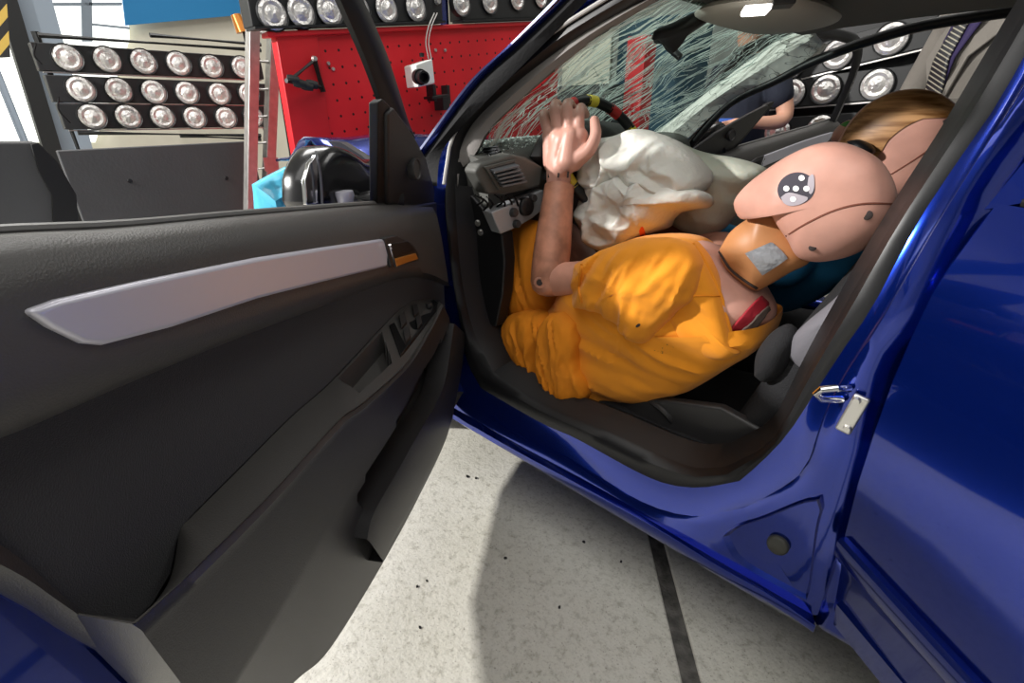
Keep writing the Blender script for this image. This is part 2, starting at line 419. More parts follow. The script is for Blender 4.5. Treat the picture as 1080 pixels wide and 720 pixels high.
# cracks: thin white-green slivers standing in the laminate
mat('crack', (.72, .84, .78), .15, spec=1.0, coat=.5)
cb = MB(); rnd = random.Random(3)
def crack(a, b, da, db, steps, wdt):
    pts = []
    for s in range(steps):
        if not (0 <= a <= 1 and 0 <= b <= 1): break
        pts.append(wpt(a, b)+V((-.002, 0, .001)))
        a += da+rnd.gauss(0, .002); b += db+rnd.gauss(0, .002)
    if len(pts) > 1:
        vs = []
        for i, p in enumerate(pts):
            d = (pts[min(i+1, len(pts)-1)]-pts[max(i-1, 0)]).normalized()
            x = d.cross(V((.5, 0, .86))).normalized(); t = wdt*(.5+rnd.random())*(1 if 0 < i < len(pts)-1 else .2)
            vs += [p-x*t, p+x*t+V((0, 0, .0006)), p+V((-.5, 0, -.86))*t*1.2]
        f = []
        for i in range(len(pts)-1):
            for k in range(3): f.append((i*3+k, i*3+(k+1) % 3, i*3+3+(k+1) % 3, i*3+3+k))
        cb.add(vs, f)
for i in range(430):          # long streaks up the screen
    a, b = rnd.random()**1.2, rnd.random()
    sl = rnd.uniform(.02, .04); crack(a, b, sl, sl*rnd.gauss(.16, .14), rnd.randint(3, 14), rnd.choice((.0005, .0007, .0010, .0018)))
for i in range(150):         # cross cracks
    a, b = rnd.random(), rnd.random(); ang = rnd.random()*6.28
    crack(a, b, .014*math.cos(ang), .016*math.sin(ang), rnd.randint(3, 6), rnd.choice((.0005, .0007, .0010)))
for (ca, cbb) in ((.10, .03), (.16, .10), (.20, .04), (.22, .06), (.30, .12), (.45, .18), (.55, .38), (.60, .68), (.28, .78), (.78, .9), (.4, .9), (.82, .45), (.40, .52)):   # dense crushed spots
    for i in range(42):
        a, b = rnd.gauss(ca, .07), rnd.gauss(cbb, .05); ang = rnd.random()*6.28
        crack(a, b, .012+.008*math.cos(ang), .010*math.sin(ang), rnd.randint(2, 5), rnd.choice((.0008, .0014, .0024)))
tag(cb.build('crack_network', 'crack', ws, smooth=False, fixn=False), kind='stuff')
# front pillar trims
inA = crv(part_of(seal_in, 0, 1), 25)[::-1]
wNt = crv([side(486, 198, .10)]+[wN[k] for k in range(2, 25)], 25)
loft('pillar_trim', [[p+V((0, -.012, 0)) for p in inA], [p+V((0, -.004, 0)) for p in inA], [a.lerp(b, .5)+V((-.006, .006, 0)) for a, b in zip(inA, wNt)], wNt, [p+V((.01, -.02, 0)) for p in wNt]], 'trim_grey', car)
lowF = crv([aY(717, 154, -.64), aY(767, 108, -.64), aY(820, 80, -.62), V((-1.02, -.62, 1.36)), V((-1.06, -.6, 1.40))], 25)
m = mat('trim_smudged', (.46, .47, .43), .7); N, L = nt(m); tc = N.new('ShaderNodeTexCoord')
wv = N.new('ShaderNodeTexNoise'); wv.inputs['Scale'].default_value = 9; wv.inputs['Detail'].default_value = 1; wv.inputs['Distortion'].default_value = 2.5
rp = N.new('ShaderNodeValToRGB'); e = rp.color_ramp.elements; e[0].position = .485; e[0].color = (.78, .79, .73, 1); e[1].position = .515; e[1].color = (.78, .79, .73, 1)
x = e.new(.50); x.color = (.16, .16, .15, 1)
L.new(tc.outputs['Object'], wv.inputs['Vector']); L.new(wv.outputs['Fac'], rp.inputs['Fac']); L.new(rp.outputs['Color'], N['Principled BSDF'].inputs['Base Color'])
tag(loft('pillar_trim', [[p+V((.01, .0, .01)) for p in wF], wF, [a.lerp(b, .5)+V((0, .03, .0)) for a, b in zip(wF, lowF)], lowF, [p+V((0, -.06, 0)) for p in lowF]], 'trim_smudged', car), 'pale far pillar trim with dark scribbled smudges')
# far body side: pillar skin, roof rail, centre pillar, sill
fr = [V((-.42, -.70, .98)), V((-.50, -.70, 1.03)), aY(722, 160, -.68)+V((0, 0, .0)), aY(767, 111, -.66), aY(820, 84, -.64), aY(860, 64, -.62), aY(920, 42, -.60), V((-1.392, -.6, 1.43)), V((-1.75, -.59, 1.44)), V((-2.4, -.56, 1.40))]
tube('roof_rail', crv(fr, 50), .017, 'black', car, seg=10)
tube('windscreen_pillar', crv([p+V((.07, -.06, .01)) for p in fr[:6]], 30), .035, 'paint', car, seg=10)
MB().prism([V((-1.63, -.60, 1.43)), V((-1.73, -.60, 1.43)), V((-1.74, -.72, 1.0)), V((-1.72, -.76, .4)), V((-1.58, -.76, .4)), V((-1.60, -.72, 1.0))], (0, -.05, 0)).build('centre_pillar', 'paint', car, bevel=.01)
box('sill', (-2.3, -.80, .2), (-.45, -.68, .42), 'paint', car, bevel=.03)
# roof: outer skin and head lining
rx = [-.98, -1.1, -1.3, -1.6, -2.0, -2.5, -2.9]
def roofrow(x, zo, hw): return [V((x+.10*(1-t*t), hw*t, zo+.035*(1-t*t))) for t in [i/8-1 for i in range(17)]]
loft('roof', [roofrow(x, 1.455+.025*math.sin((i)/6*3.14), .575) for i, x in enumerate(rx)], 'paint', car)
loft('head_lining', [roofrow(x-.02, 1.425+.02*math.sin((i)/6*3.14), .54) for i, x in enumerate(rx)], 'liner', car)
# overhead console with lamp
oc = [V((-.96+x, y, 1.425)) for x, y in ((.02, .2), (.03, 0), (.02, -.2), (-.05, -.29), (-.16, -.29), (-.24, -.2), (-.26, 0), (-.24, .2), (-.16, .27), (-.05, .27))]
con = pillow('overhead_console', oc, (0, 0, 1), .034, mat('console_grey', (.46, .45, .40), .6, bump=.1, bscale=400), car, n=48, rings=8)
lc = aZ(797, 11, 1.392)
MB().box(lc, (.025, .012, 0), (-.018, .036, 0), (0, 0, .006)).build('lamp_lens', mat('lamp_lens', (1, 1, 1), .4, emit=(1, .95, .88), estr=6), con, bevel=.004)
MB().box(lc+V((-.06, .012, .004)), (.02, .01, 0), (-.014, .03, 0), (0, 0, .006)).build('lamp_switch', 'plastic', con, bevel=.003)
# interior mirror on the screen
mp = wpt(.80, .40)
im = tube('mirror_stalk', [mp, mp+V((-.05, .02, -.03)), mp+V((-.09, .02, -.06))], [.018, .012, .010], 'black', car)
pillow('rear_view_mirror', [aX(u, v, -.93) for u, v in ((688, 42), (692, 32), (712, 24), (742, 10), (752, 12), (748, 20), (722, 38), (712, 46), (708, 56), (703, 50), (697, 44))], (1, 0, .3), .022, 'black', car, n=40, rings=6)
# cabin tub
box('cabin_floor', (-2.7, -.68, .26), (.1, .68, .30), 'carpet', car)
box('firewall', (-.02, -.70, .3), (.06, .70, .98), 'carpet', car)
box('tunnel', (-2.4, -.13, .3), (-.3, .10, .50), 'carpet', car, bevel=.04)
MB().prism([V((-1.75, y, z)) for y, z in ((.68, .3), (.70, .95), (.60, 1.0), (-.60, 1.0), (-.70, .95), (-.68, .3))], (-.04, 0, 0))
box('rear_bench', (-2.5, -.62, .3), (-2.15, .62, .95), 'fabric_dark', car, bevel=.06)
sp = [V((p.x, p.y-.05, p.z)) for p in part_of(seal_in, 1, 4)][:]
sq = [p+V((0, -.055, -.006)) for p in part_of(seal_in, 1, 4)]
ctr = V((-1.05, 0, .8))
sr = [V((p.x+(ctr.x-p.x)*.05, p.y-.07, p.z+(ctr.z-p.z)*.06)) for p in part_of(seal_in, 1, 4)]
ss = [V((p.x+(ctr.x-p.x)*.07, p.y-.12, p.z+(ctr.z-p.z)*.06-.03)) for p in part_of(seal_in, 1, 4)]
stt = [V((p.x, p.y-.02, .30 if p.z < .6 else p.z)) for p in ss]
loft('sill_trim', [part_of(seal_in, 1, 4), sr, ss, stt], mat('sill_plastic', (.009, .009, .010), .42), car)
# front bonnet, buckled
bon = []
for i in range(15):
    row = []
    for j in range(17):
        v = j/8-1; x = .02+.95*i/14
        z = 1.00+.085*math.exp(-((x-.42-.1*v)/.18)**2)+.02*noise.noise(V((x*5, v*2.5, 0)))-.10*max(0, x-.5)-.06*v*v
        row.append(V((x-.05*(1-v*v) if i == 0 else x, .68*v*(1-.08*i/14), z)))
    bon.append(row)
# leading corner lifted towards the near side
for i in range(15):
    for j in range(17):
        p = bon[i][j]; tt = max(0, p.y/.68)*max(0, min(1, (p.x-.1)/.5)); p.z += .10*tt
bo = loft('bonnet', bon, 'paint', car, solid=.012)
MB().prism([aY(*p, .60) for p in ((328, 147), (345, 149), (359, 150), (380, 163), (396, 176), (396, 205), (350, 190), (334, 165))], (0, -.03, 0)).build('bonnet_lining', 'black', bo)
box('engine_bay', (.08, -.62, .35), (.9, .62, .90), 'black', car, bevel=.05)
box('front_bumper', (.85, -.74, .25), (1.0, .74, .62), 'paint', car, bevel=.06)
mat('tyre', (.012, .012, .012), .8)
for y, nm in ((.70, 0), (-.70, 1)):
    for x in (.02, -2.62):
        wb = MB().lathe([(.19, -.09), (.28, -.10), (.305, -.07), (.31, 0), (.305, .07), (.28, .10), (.19, .09)], (x, y, .31), (0, 1, 0), 36)
        wo = wb.build('tyre', 'tyre', car)
        MB().lathe([(.0, .05), (.05, .055), (.17, .06), (.195, .085), (.195, -.085), (0, -.08)], (x, y, .31), (0, 1 if y > 0 else -1, 0), 28).build('wheel_rim', 'silver_dark', wo)
# rear quarter (behind the open rear door, closes the body)
MB().prism([V((-2.45, .80, .25)), V((-3.2, .78, .3)), V((-3.3, .74, .9)), V((-3.1, .62, 1.2)), V((-2.75, .56, 1.42)), V((-2.55, .57, 1.42)), V((-2.40, .74, 1.0))], (0, -.05, 0)).build('rear_quarter', 'paint', car, bevel=.015)
MB().prism([V((-2.45, -.80, .25)), V((-3.2, -.78, .3)), V((-3.3, -.74, .9)), V((-3.1, -.62, 1.2)), V((-2.75, -.56, 1.42)), V((-2.55, -.57, 1.42)), V((-2.40, -.74, 1.0))], (0, .05, 0)).build('rear_quarter', 'paint', car, bevel=.015)
MB().prism([V((-3.2, .74, .3)), V((-3.3, .74, .9)), V((-2.85, .55, 1.44)), V((-2.85, -.55, 1.44)), V((-3.3, -.74, .9)), V((-3.2, -.74, .3))], (-.05, 0, 0)).build('tailgate', 'paint', car, bevel=.015)
box('rear_sill', (-2.5, .62, .2), (-1.64, .78, .42), 'paint', car, bevel=.03)
# ------------------------------------------------------------------ front doors (same local shape: s along, z up, o inward)
TH = math.radians(57); DH = V((-.5, .8, 0)); DE = V((-math.cos(TH), math.sin(TH), 0)); DN = V((-math.sin(TH), -math.cos(TH), 0))
def dl(u, v, o=0.0, lean=False):
    oo = o
    for _ in range(12 if lean else 1):
        q = pln(u, v, DN, DN.dot(DH)+oo)
        if lean: oo = o+.42*max(0, q.z-1.0)
    return V(((q-DH).dot(DE), q.z, oo))
def dls(l, o, lean=False): return [p if isinstance(p, V) else dl(p[0], p[1], o, lean) for p in l]
def inpoly(p, poly):
    c = False; n = len(poly)
    for i in range(n):
        a, b = poly[i], poly[i-1]
        if (a.y > p.y) != (b.y > p.y) and p.x < (b.x-a.x)*(p.y-a.y)/(b.y-a.y)+a.x: c = not c
    return c
NC = 190
U = [dls([V((1.20, 1.125, -.03)), (0, 245), (131, 238), (270, 225), (413, 214), (455, 216)], -.03),
     dls([V((1.20, 1.115, .0)), (0, 250), (131, 243), (270, 230), (413, 218), (457, 220)], .012),
     dls([V((1.20, 1.095, .03)), (0, 275), (131, 258), (270, 243), (413, 229), (461, 228)], .034),
     dls([V((1.20, 1.05, .05)), (0, 322), (100, 296), (270, 265), (405, 246), (440, 247), (466, 252)], .045),
     dls([V((1.20, .99, .05)), (0, 425), (110, 378), (250, 336), (340, 306), (417, 283), (450, 281), (471, 284)], .050),
     dls([V((1.20, .98, .05)), (0, 452), (131, 398), (250, 350), (340, 317), (417, 289), (450, 288), (473, 298)], .046),
     dls([V((1.20, .968, .0)), (0, 462), (131, 406), (250, 357), (340, 323), (417, 295), (450, 294), (475, 304)], .004)]
U = [crv(c, NC) for c in U]
SIL = dls([(27, 328), (60, 316), (150, 296), (270, 272), (340, 261), (403, 252), (408, 262), (407, 281), (340, 297), (270, 315), (180, 345), (107, 364), (84, 362), (50, 345)], .050)
HB = dls([(404, 251), (418, 248), (434, 256), (441, 266), (441, 275), (412, 282)], .054)
HO = dls([(416, 273), (438, 267), (441, 273), (418, 281)], .060)
HK = dls([(411, 257), (430, 254), (438, 264), (416, 272)], .058)
A0 = crv(dls([(150, 652), (179, 611), (190, 560), (202, 545), (257, 490), (307, 440), (355, 397), (421, 327), (444, 316), (462, 316)], .004), NC)
A1 = crv(dls([(144, 658), (214, 595), (292, 518), (360, 444), (386, 425), (430, 385), (455, 345), (467, 321)], .085), NC)
L2 = crv(dls([(225, 765), (249, 720), (300, 636), (360, 533), (420, 440), (450, 390), (474, 335)], .068), NC)
L3 = crv(dls([V((1.08, .40, .02)), (280, 745), (316, 714), (350, 681), (403, 595), (440, 527), (471, 461), (483, 410)], .02), NC)
CUP = dls([(352, 403), (392, 360), (418, 362), (386, 404)], .035)
POCK = dls([(440, 394), (474, 347), (466, 400), (454, 430), (443, 448), (390, 541), (374, 524), (412, 458)], .06)
LIPI = crv(dls([(477, 341), (468, 398), (456, 429), (444, 448), (415, 499), (391, 541), (384, 568)], .074), 40)
LIPO = crv(dls([(490, 353), (487, 387), (480, 424), (471, 460), (440, 524), (418, 562), (403, 593)], .066), 40)
RIMI = crv(dls([V((1.20, .95, .006)), (0, 576), (58, 623), (105, 662), (130, 672)], .008), 30)
RIMO = crv(dls([V((1.24, .95, .0)), (0, 623), (78, 669), (167, 720), (225, 760)], .0), 30)
FAB = [V((c.x, c.y, .004)) for c in U[6][::6]]+[V((c.x, c.y, .004)) for c in dls([(470, 330), (462, 316)], .004)]+[V((c.x, c.y, .004)) for c in A0[::-6]]+[V((c.x, c.y, .004)) for c in RIMI[::-4]]
FR_OUT = crv(dls([(438, 146), (432, 133), (410, 63), (382, 0), (370, -28)], -.04)+[V((.36, 1.50, .05)), V((.58, 1.54, .10)), V((.82, 1.54, .12)), V((1.00, 1.50, .13)), V((1.09, 1.36, .10)), V((1.19, 1.1, .0))], 60)
FR_IN = crv(dls([(407, 122), (403, 109), (385, 60), (359, 0), (347, -28)], -.04)+[V((.47, 1.46, .05)), V((.60, 1.49, .10)), V((.82, 1.49, .12)), V((.95, 1.46, .13)), V((1.04, 1.34, .10)), V((1.14, 1.1, .0))], 60)

def build_door(W, parent, name, trim, full):
    def w(c): return [W(p) for p in c]
    shell = [V((-.06, .96, 0)), V((-.05, .6, 0)), V((-.04, .36, 0)), V((.04, .24, 0)), V((.2, .215, 0)), V((.6, .225, 0)), V((.9, .30, 0)), V((1.05, .42, 0)), V((1.15, .58, 0)), V((1.22, .74, 0)), V((1.245, .9, 0)), V((1.24, 1.11, 0)), V((.95, 1.07, 0)), V((.6, 1.03, 0)), V((.25, .985, 0))]
    d = MB()
    a = [W(V((p.x, p.y, -.012))) for p in shell]; b = [W(V((p.x, p.y, -.075))) for p in shell]; cc = sum([p for p in shell], V())/len(shell)
    e = [W(V((p.x+(cc.x-p.x)*.02, p.y+(cc.y-p.y)*.02, -.125 if p.y < .95 else -.085))) for p in shell]
    n = len(shell); vs = a+b+e
    f = [tuple(range(n))]+[(i, (i+1) % n, n+(i+1) % n, n+i) for i in range(n)]+[(n+i, n+(i+1) % n, 2*n+(i+1) % n, 2*n+i) for i in range(n)]+[tuple(range(2*n, 3*n))[::-1]]
    door = mesh(name, vs, f, 'paint', parent, bevel=.008)
    # trim carrier
    car_o = [V((-.055, .95, -.004)), V((-.10, .70, -.004)), V((-.115, .5, -.004)), V((-.10, .36, -.004)), V((.08, .235, -.004)), V((.4, .215, -.004)), V((.62, .225, -.004)), V((.85, .26, -.004)), V((1.0, .38, -.004)), V((1.11, .565, -.004)), V((1.15, .72, -.004)), V((1.18, .82, -.004)), V((1.23, .95, -.004)), V((1.21, 1.10, -.004)), V((.95, 1.07, -.004)), V((.6, 1.03, -.004)), V((.25, .985, -.004))]
    prism('trim_carrier', w(car_o), W(V((0, 0, 0)))-W(V((0, 0, .02))), 'plastic', door, bevel=.006)
    loft('upper_pad', [w(c) for c in U], 'plastic_soft', door, angle=60)
    tube('belt_highlight', w([p+V((0, .002, .006)) for p in U[0][::5]]), .0055, mat('belt_highlight_grey', (.16, .16, .155), .3), door, seg=8)  # pale tube added to imitate the highlight along the plastic belt edge
    n = len(FAB); mesh('cloth_panel', w([V((p.x, p.y, .002)) for p in FAB]), [tuple(range(n))], 'fabric_dark', door)
    si = prism('silver_inlay', w([V((p.x, p.y, .054)) for p in SIL]), W(V((0, 0, 0)))-W(V((0, 0, .02))), 'silver', door, bevel=.005)
    tag(si, 'brushed silver inlay')
    hb = prism('handle_bezel', w([V((p.x, p.y, .056)) for p in HB]), W(V((0, 0, 0)))-W(V((0, 0, .02))), 'plastic', door, bevel=.003)
    prism('door_pull', w([V((p.x, p.y, .062)) for p in HO]), W(V((0, 0, 0)))-W(V((0, 0, .014))), 'orange_dome_and_reflection' if full else 'chrome', hb, bevel=.002)  # orange reflection is put into the colour of the near pull
    prism('latch_lever', w([V((p.x, p.y, .059)) for p in HK]), W(V((0, 0, 0)))-W(V((0, 0, .012))), 'black', hb, bevel=.002)
    tube('lever_edge', w(crv(dls([(411, 258), (414, 268), (417, 281)], .064), 6)), .0025, 'chrome', hb, seg=6)
    # armrest: ledge with a pull cup, then the face below it
    top = [A0]+[[p.lerp(q, r/30) for p, q in zip(A0, A1)] for r in range(1, 30)]+[A1]
    rows = []
    for r, c in enumerate(top):
        row = []
        for p in c:
            q = p.copy()
            if r == 30: q.z -= .006; q.y -= .001
            if r == 29: q.y += .002
            if 1 < r < 29 and inpoly(V((p.x, p.z)), [V((k.x, k.z)) for k in CUPL]): q.y -= .045
            row.append(q)
        rows.append(row)
    face = [[p.lerp(q, k/22) for p, q in zip(A1, L2)] for k in range(1, 23)]
    for k, c in enumerate(face):
        for p in c:
            if k == 0: p.y -= .001; p.z += .001
    low = [[p.lerp(q, k/22) for p, q in zip(L2, L3)] for k in range(1, 23)]
    fr = []
    for c in face+low:
        row = []
        for p in c:
            q = p.copy()
            if inpoly(p, POCK): q.z -= .05
            row.append(q)
        fr.append(row)
    cap_ = lambda c: [V((c[0].x+.002, c[0].y, -.006))]+c
    loft('armrest', [w(cap_(c)) for c in rows], 'plastic_soft', door, angle=50)
    loft('lower_panel', [w(cap_(c)) for c in [rows[-1]]+fr+[[V((p.x, p.y, -.01)) for p in L3]]], 'plastic', door, angle=45)
    lp = [LIPI, [p+V((0, 0, .006)) for p in LIPI], [p.lerp(q, .12)+V((0, 0, .008)) for p, q in zip(LIPI, LIPO)], [p.lerp(q, .9)+V((0, 0, .006)) for p, q in zip(LIPI, LIPO)], LIPO, [V((p.x, p.y, .0)) for p in LIPO]]
    loft('pocket_lip', [w(c) for c in [[V((p.x, p.y, .02)) for p in LIPI]]+lp], 'plastic', door, angle=45)
    loft('edge_rim', [w(c) for c in ([V((p.x, p.y, .0)) for p in RIMI], [V((p.x, p.y, .012)) for p in RIMI], [p.lerp(q, .5)+V((0, 0, .014)) for p, q in zip(RIMI, RIMO)], RIMO, [V((p.x, p.y, -.03)) for p in RIMO])], 'plastic', door)
    # switch pack on the armrest front
    def onarm(t, r, h=0.0):
        i = t*(NC-1); k = min(NC-2, int(i)); f_ = i-k
        p = A0[k].lerp(A0[k+1], f_).lerp(A1[k].lerp(A1[k+1], f_), r); return W(V((p.x, p.y+h, p.z)))
    sp = MB().prism([onarm(t, r, -.004) for t, r in ((.67, .12), (.96, .12), (.98, .5), (.95, .78), (.69, .78))], (0, 0, .009)).build('switch_pack', 'black', door, bevel=.002)
    for t, r in ((.74, .28), (.745, .58), (.82, .28), (.825, .58)):
        MB().prism([onarm(t+a, r+b, .004) for a, b in ((-.017, -.12), (.017, -.12), (.017, .12), (-.017, .12))], (0, 0, .006)).build('window_switch', 'plastic', sp, bevel=.002)
    MB().lathe([(0, .012), (.007, .012), (.009, .009), (.009, 0)], onarm(.91, .42, .004), (0, 0, 1), 16).build('mirror_knob', 'plastic', sp)
    # window frame with the sail panel
    m2 = [[p.lerp(q, .25)+V((0, 0, .014)) for p, q in zip(FR_OUT, FR_IN)], [p.lerp(q, .75)+V((0, 0, .016)) for p, q in zip(FR_OUT, FR_IN)]]
    loft('window_frame', [w(c) for c in (FR_OUT, m2[0], m2[1], FR_IN, [p+V((0, 0, -.012)) for p in FR_IN], [p+V((0, 0, -.03)) for p in FR_OUT])], 'black', door, cv=True, angle=50)
    stp = dls([(398, 215), (399, 108), (404, 104), (412, 112), (411, 215)], -.02, True)
    prism('quarter_post', w(stp), W(V((0, 0, 0)))-W(V((0, 0, .02))), 'black', door, bevel=.003)
    sail = dls([(409, 216), (409, 120), (416, 113), (431, 133), (441, 150), (450, 167), (457, 195), (461, 219)], -.012, True)
    prism('sail_panel', w(sail), W(V((0, 0, 0)))-W(V((0, 0, .02))), 'plastic', door, bevel=.006)
    tw = dl(437, 178, .0, True)
    MB().lathe([(0, .006), (.020, .006), (.0225, .009), (.0255, .009), (.027, .005), (.027, -.008)], W(tw), W(V((0, 0, 1)))-W(V((0, 0, 0))), 28).build('tweeter_grille', 'plastic', door)
    # outside mirror
    od = W(V((0, 0, 1)))-W(V((0, 0, 0))); ed = W(V((1, 0, 0)))-W(V((0, 0, 0)))
    hs = dls([(312, 190), (317, 172), (331, 154), (350, 157), (368, 167), (400, 170), (406, 190), (404, 216), (360, 221), (317, 221)], -.16)
    mh = pillow('outside_mirror', w(hs), od, .062, mat('mirror_shell', (.008, .008, .009), .22, coat=.3), door, n=48, rings=10, power=4)
    fc = dls([(322, 190), (327, 172), (334, 163), (336, 190), (338, 214), (324, 216)], -.118)
    prism('mirror_glass', w(fc), od*-.01, 'chrome', mh, bevel=.002)
    tube('mirror_seam', w(crv(dls([(333, 159), (338, 185), (340, 217)], -.109), 8)), .003, 'silver_dark', mh, seg=6)
    tube('mirror_arm', w([V((.30, 1.02, -.14)), V((.22, 1.0, -.06)), V((.18, .99, -.02))]), [.03, .028, .03], 'black', mh, seg=12)
    mb = dl(364, 210, -.09)
    MB().lathe([(0, .028), (.020, .028), (.022, .02), (.017, .0), (.017, -.03)], W(mb)+V((0, 0, -.01)), (0, 0, 1), 20).build('mirror_foot', 'silver', mh)
    return door
# cup outline on the ledge in (s, o)
CUPL = []
for (t, r) in ((.45, .08), (.63, .08), (.65, .72), (.50, .72)):
    i = int(t*(NC-1)); p = A0[i].lerp(A1[i], r); CUPL.append(p)
def Wnear(p): return DH+DE*p.x+DN*p.z+AZ*p.y
build_door(Wnear, car, 'front_door', 'silver', True)
T2 = math.radians(76); FE = V((-math.cos(T2), -math.sin(T2), 0)); FN = V((-math.sin(T2), math.cos(T2), 0)); FH = V((-.56, -.80, 0))
def Wfar(p): return FH+FE*p.x+FN*p.z+AZ*p.y
build_door(Wfar, car, 'front_door', 'silver', False)
# ------------------------------------------------------------------ rear door, ajar, seen from outside
PH = math.radians(37); RH = V((-1.655, .79, 0)); RE = V((-math.cos(PH), math.sin(PH), 0)); RN = V((math.sin(PH), math.cos(PH), 0))
def rsec(z):   # outward bulge of the skin against height
    pts = [(.24, -.035), (.30, -.012), (.40, .0), (.46, .012), (.62, .018), (.80, .012), (.93, .0), (1.0, -.02), (1.07, -.05), (1.40, -.19), (1.45, -.21)]
    for (a, b), (c, d) in zip(pts, pts[1:]):
        if z <= c: return b+(d-b)*max(0, (z-a))/(c-a)
    return pts[-1][1]
def Wr(s, z, o=0.0): return RH+RE*s+RN*(rsec(z)+o)+AZ*z
zs = [.255, .265, .30, .34, .40, .46, .52, .60, .70, .80, .88, .94, .985, 1.02, 1.055, 1.07]
def sfront(z): return -.02*(z-.3)+.006*math.sin(z*6) if z < 1.0 else -.014-.25*(z-1.0)*0
def srear(z): return .80-.42*max(0, .62-z) if z > .35 else .66-.5*(.35-z)
rows = []
for z in zs:
    a, b = sfront(z), srear(z)
    rows.append([Wr(a-.004, z, -.03), Wr(a, z, -.006), Wr(a+.006, z)]+[Wr(a+.006+(b-a-.012)*k/10, z, .012*math.sin(k/10*math.pi)) for k in range(1, 10)]+[Wr(b-.006, z), Wr(b, z, -.006), Wr(b, z, -.06)])
rd = loft('rear_door', rows, 'paint', car, angle=35)
mold = []
for z, o in ((.435, -.004), (.437, .012), (.447, .018), (.478, .016), (.485, .010), (.487, -.004)):
    mold.append([Wr(sfront(z)+.008+(srear(z)-.03)*k/12, z, o+.012*math.sin(k/12*math.pi)) for k in range(13)])
loft('rubbing_strip', mold, 'paint', rd, caps=False)
low = [[Wr(sfront(.3)+.02+.6*k/8, z, o) for k in range(9)] for z, o in ((.262, .004), (.27, .016), (.33, .012), (.34, .002))]
loft('lower_moulding', low, 'paint', rd)
wf = []
fi = [(.02, 1.075), (.055, 1.18), (.13, 1.32), (.22, 1.40), (.5, 1.42), (.68, 1.38), (.80, 1.25), (.86, 1.08)]
fo = [(-.018, 1.06), (.0, 1.18), (.07, 1.35), (.17, 1.44), (.5, 1.465), (.73, 1.42), (.85, 1.27), (.90, 1.06)]
fi3 = crv([V((*p, 0)) for p in fi], 40); fo3 = crv([V((*p, 0)) for p in fo], 40)
loft('window_frame', [[Wr(p.x, p.y, -.03) for p in fo3], [Wr(p.x, p.y, .0) for p in fo3], [Wr(p.x, p.y, .0) for p in fi3], [Wr(p.x, p.y, -.02) for p in fi3]], 'paint', rd)
gp = [Wr(p.x, p.y, -.012) for p in fi3]
mesh('window_pane', gp, [tuple(range(len(gp)))], 'glass_dark', rd, solid=.004)
tube('window_seal', [Wr(p.x, p.y, -.006) for p in fi3]+[Wr(.5, 1.078, -.004), Wr(.02, 1.075, -.004)], .007, 'rubber', rd, seg=8)
mesh('inner_skin', [Wr(s, z, -.07) for s, z in ((0, .28), (.62, .28), (.78, .6), (.8, 1.06), (0, 1.06))], [(0, 1, 2, 3, 4)], 'plastic', rd, solid=.02)
# ------------------------------------------------------------------ things in the hall behind the car
mat('rack_black', (.012, .013, .014), .5)
mat('lamp_housing', (.02, .021, .022), .45)
m = mat('reflector', (.72, .70, .68), .22, 1.0, bump=.9, bscale=55)
m2 = mat('lamp_glass', (.82, .80, .78), .12, .6, bump=1.0, bscale=38)
mat('alu', (.62, .60, .58), .4, .85, var=.15, vscale=20)
_lamp = {}
def lamp(parent, c, nrm, r):
    """one flood lamp: bezel with a fluted reflector and a raised bulb shield"""
    c = V(c); nrm = V(nrm).normalized()
    b = MB().lathe([(r*.9, .0), (r*1.0, .012), (r*1.06, .016), (r*1.08, .010), (r*1.08, -.03)], c, nrm, 24).build('flood_lamp', 'rack_black', parent)
    MB().lathe([(r*.99, .010), (r*.9, -.004), (r*.72, -.018), (r*.52, -.026), (r*.34, -.030), (r*.16, -.034), (0, -.035)], c, nrm, 24).build('reflector', 'reflector', b)
    MB().lathe([(r*.99, .008), (r*.75, .018), (r*.55, .012), (r*.40, .022), (r*.22, .024), (0, .034)], c, nrm, 24).build('lens', 'lamp_glass', b)
    return b
# left rack: three bars of six lamps
XR = 3.2
rk = thing('lamp_rack', aX(150, 95, XR)*1.0, 'black rack with three bars of six round flood lamps beside the aluminium ladder', 'lamp rack', 'flood lamp racks')
rk.location.z = 0; ROOTLOC[rk.name] = V(rk.location)
rows = [[(71, 61), (113, 63), (151, 65), (188, 67), (223, 70), (255, 71)], [(85, 94), (125, 95), (162, 97), (197, 98), (231, 99), (262, 99)], [(97, 123), (135, 123), (171, 123), (205, 124), (238, 124), (267, 123)]]
nx = V((-1, 0, 0))
for i, rw in enumerate(rows):
    cs = [aX(u, v, XR) for u, v in rw]
    a, b = cs[0], cs[-1]; d = (b-a).normalized(); up = V((0, -d.z, d.y)).normalized()
    if up.z < 0: up = -up
    q = MB().box((a+b)/2+V((.06, 0, 0)), d*((b-a).length/2+.17), up*.083, V((.055, 0, 0))).build('lamp_bar', 'lamp_housing', rk, bevel=.006)
    MB().box((a+b)/2+V((.04, 0, 0))-up*.090, d*((b-a).length/2+.15), up*.004, V((.02, 0, 0))).build('bar_rail', 'alu', q)
    for c in cs: lamp(rk, c+V((-.002, 0, 0)), nx, .082)
tl, bl = aX(40, 37, XR+.05), aX(80, 146, XR+.05)
for (p, q) in ((aX(38, 37, XR+.05), aX(82, 146, XR+.05)), (aX(290, 50, XR+.05), aX(290, 146, XR+.05))):
    p = V(p); q = V(q); tube('rack_post', [p+V((0, 0, .02)), V((q.x, (q.y+p.y)/2, 0.0))], .022, 'rack_black', rk, seg=8)
for (p, q) in (((40, 37), (275, 53)), ((158, 37), (275, 47)), ((82, 140), (275, 143)), ((190, 143), (275, 147))):
    tube('rack_tube', [aX(*p, XR-.03), aX(*q, XR-.03)], .016, 'rack_black', rk, seg=8)
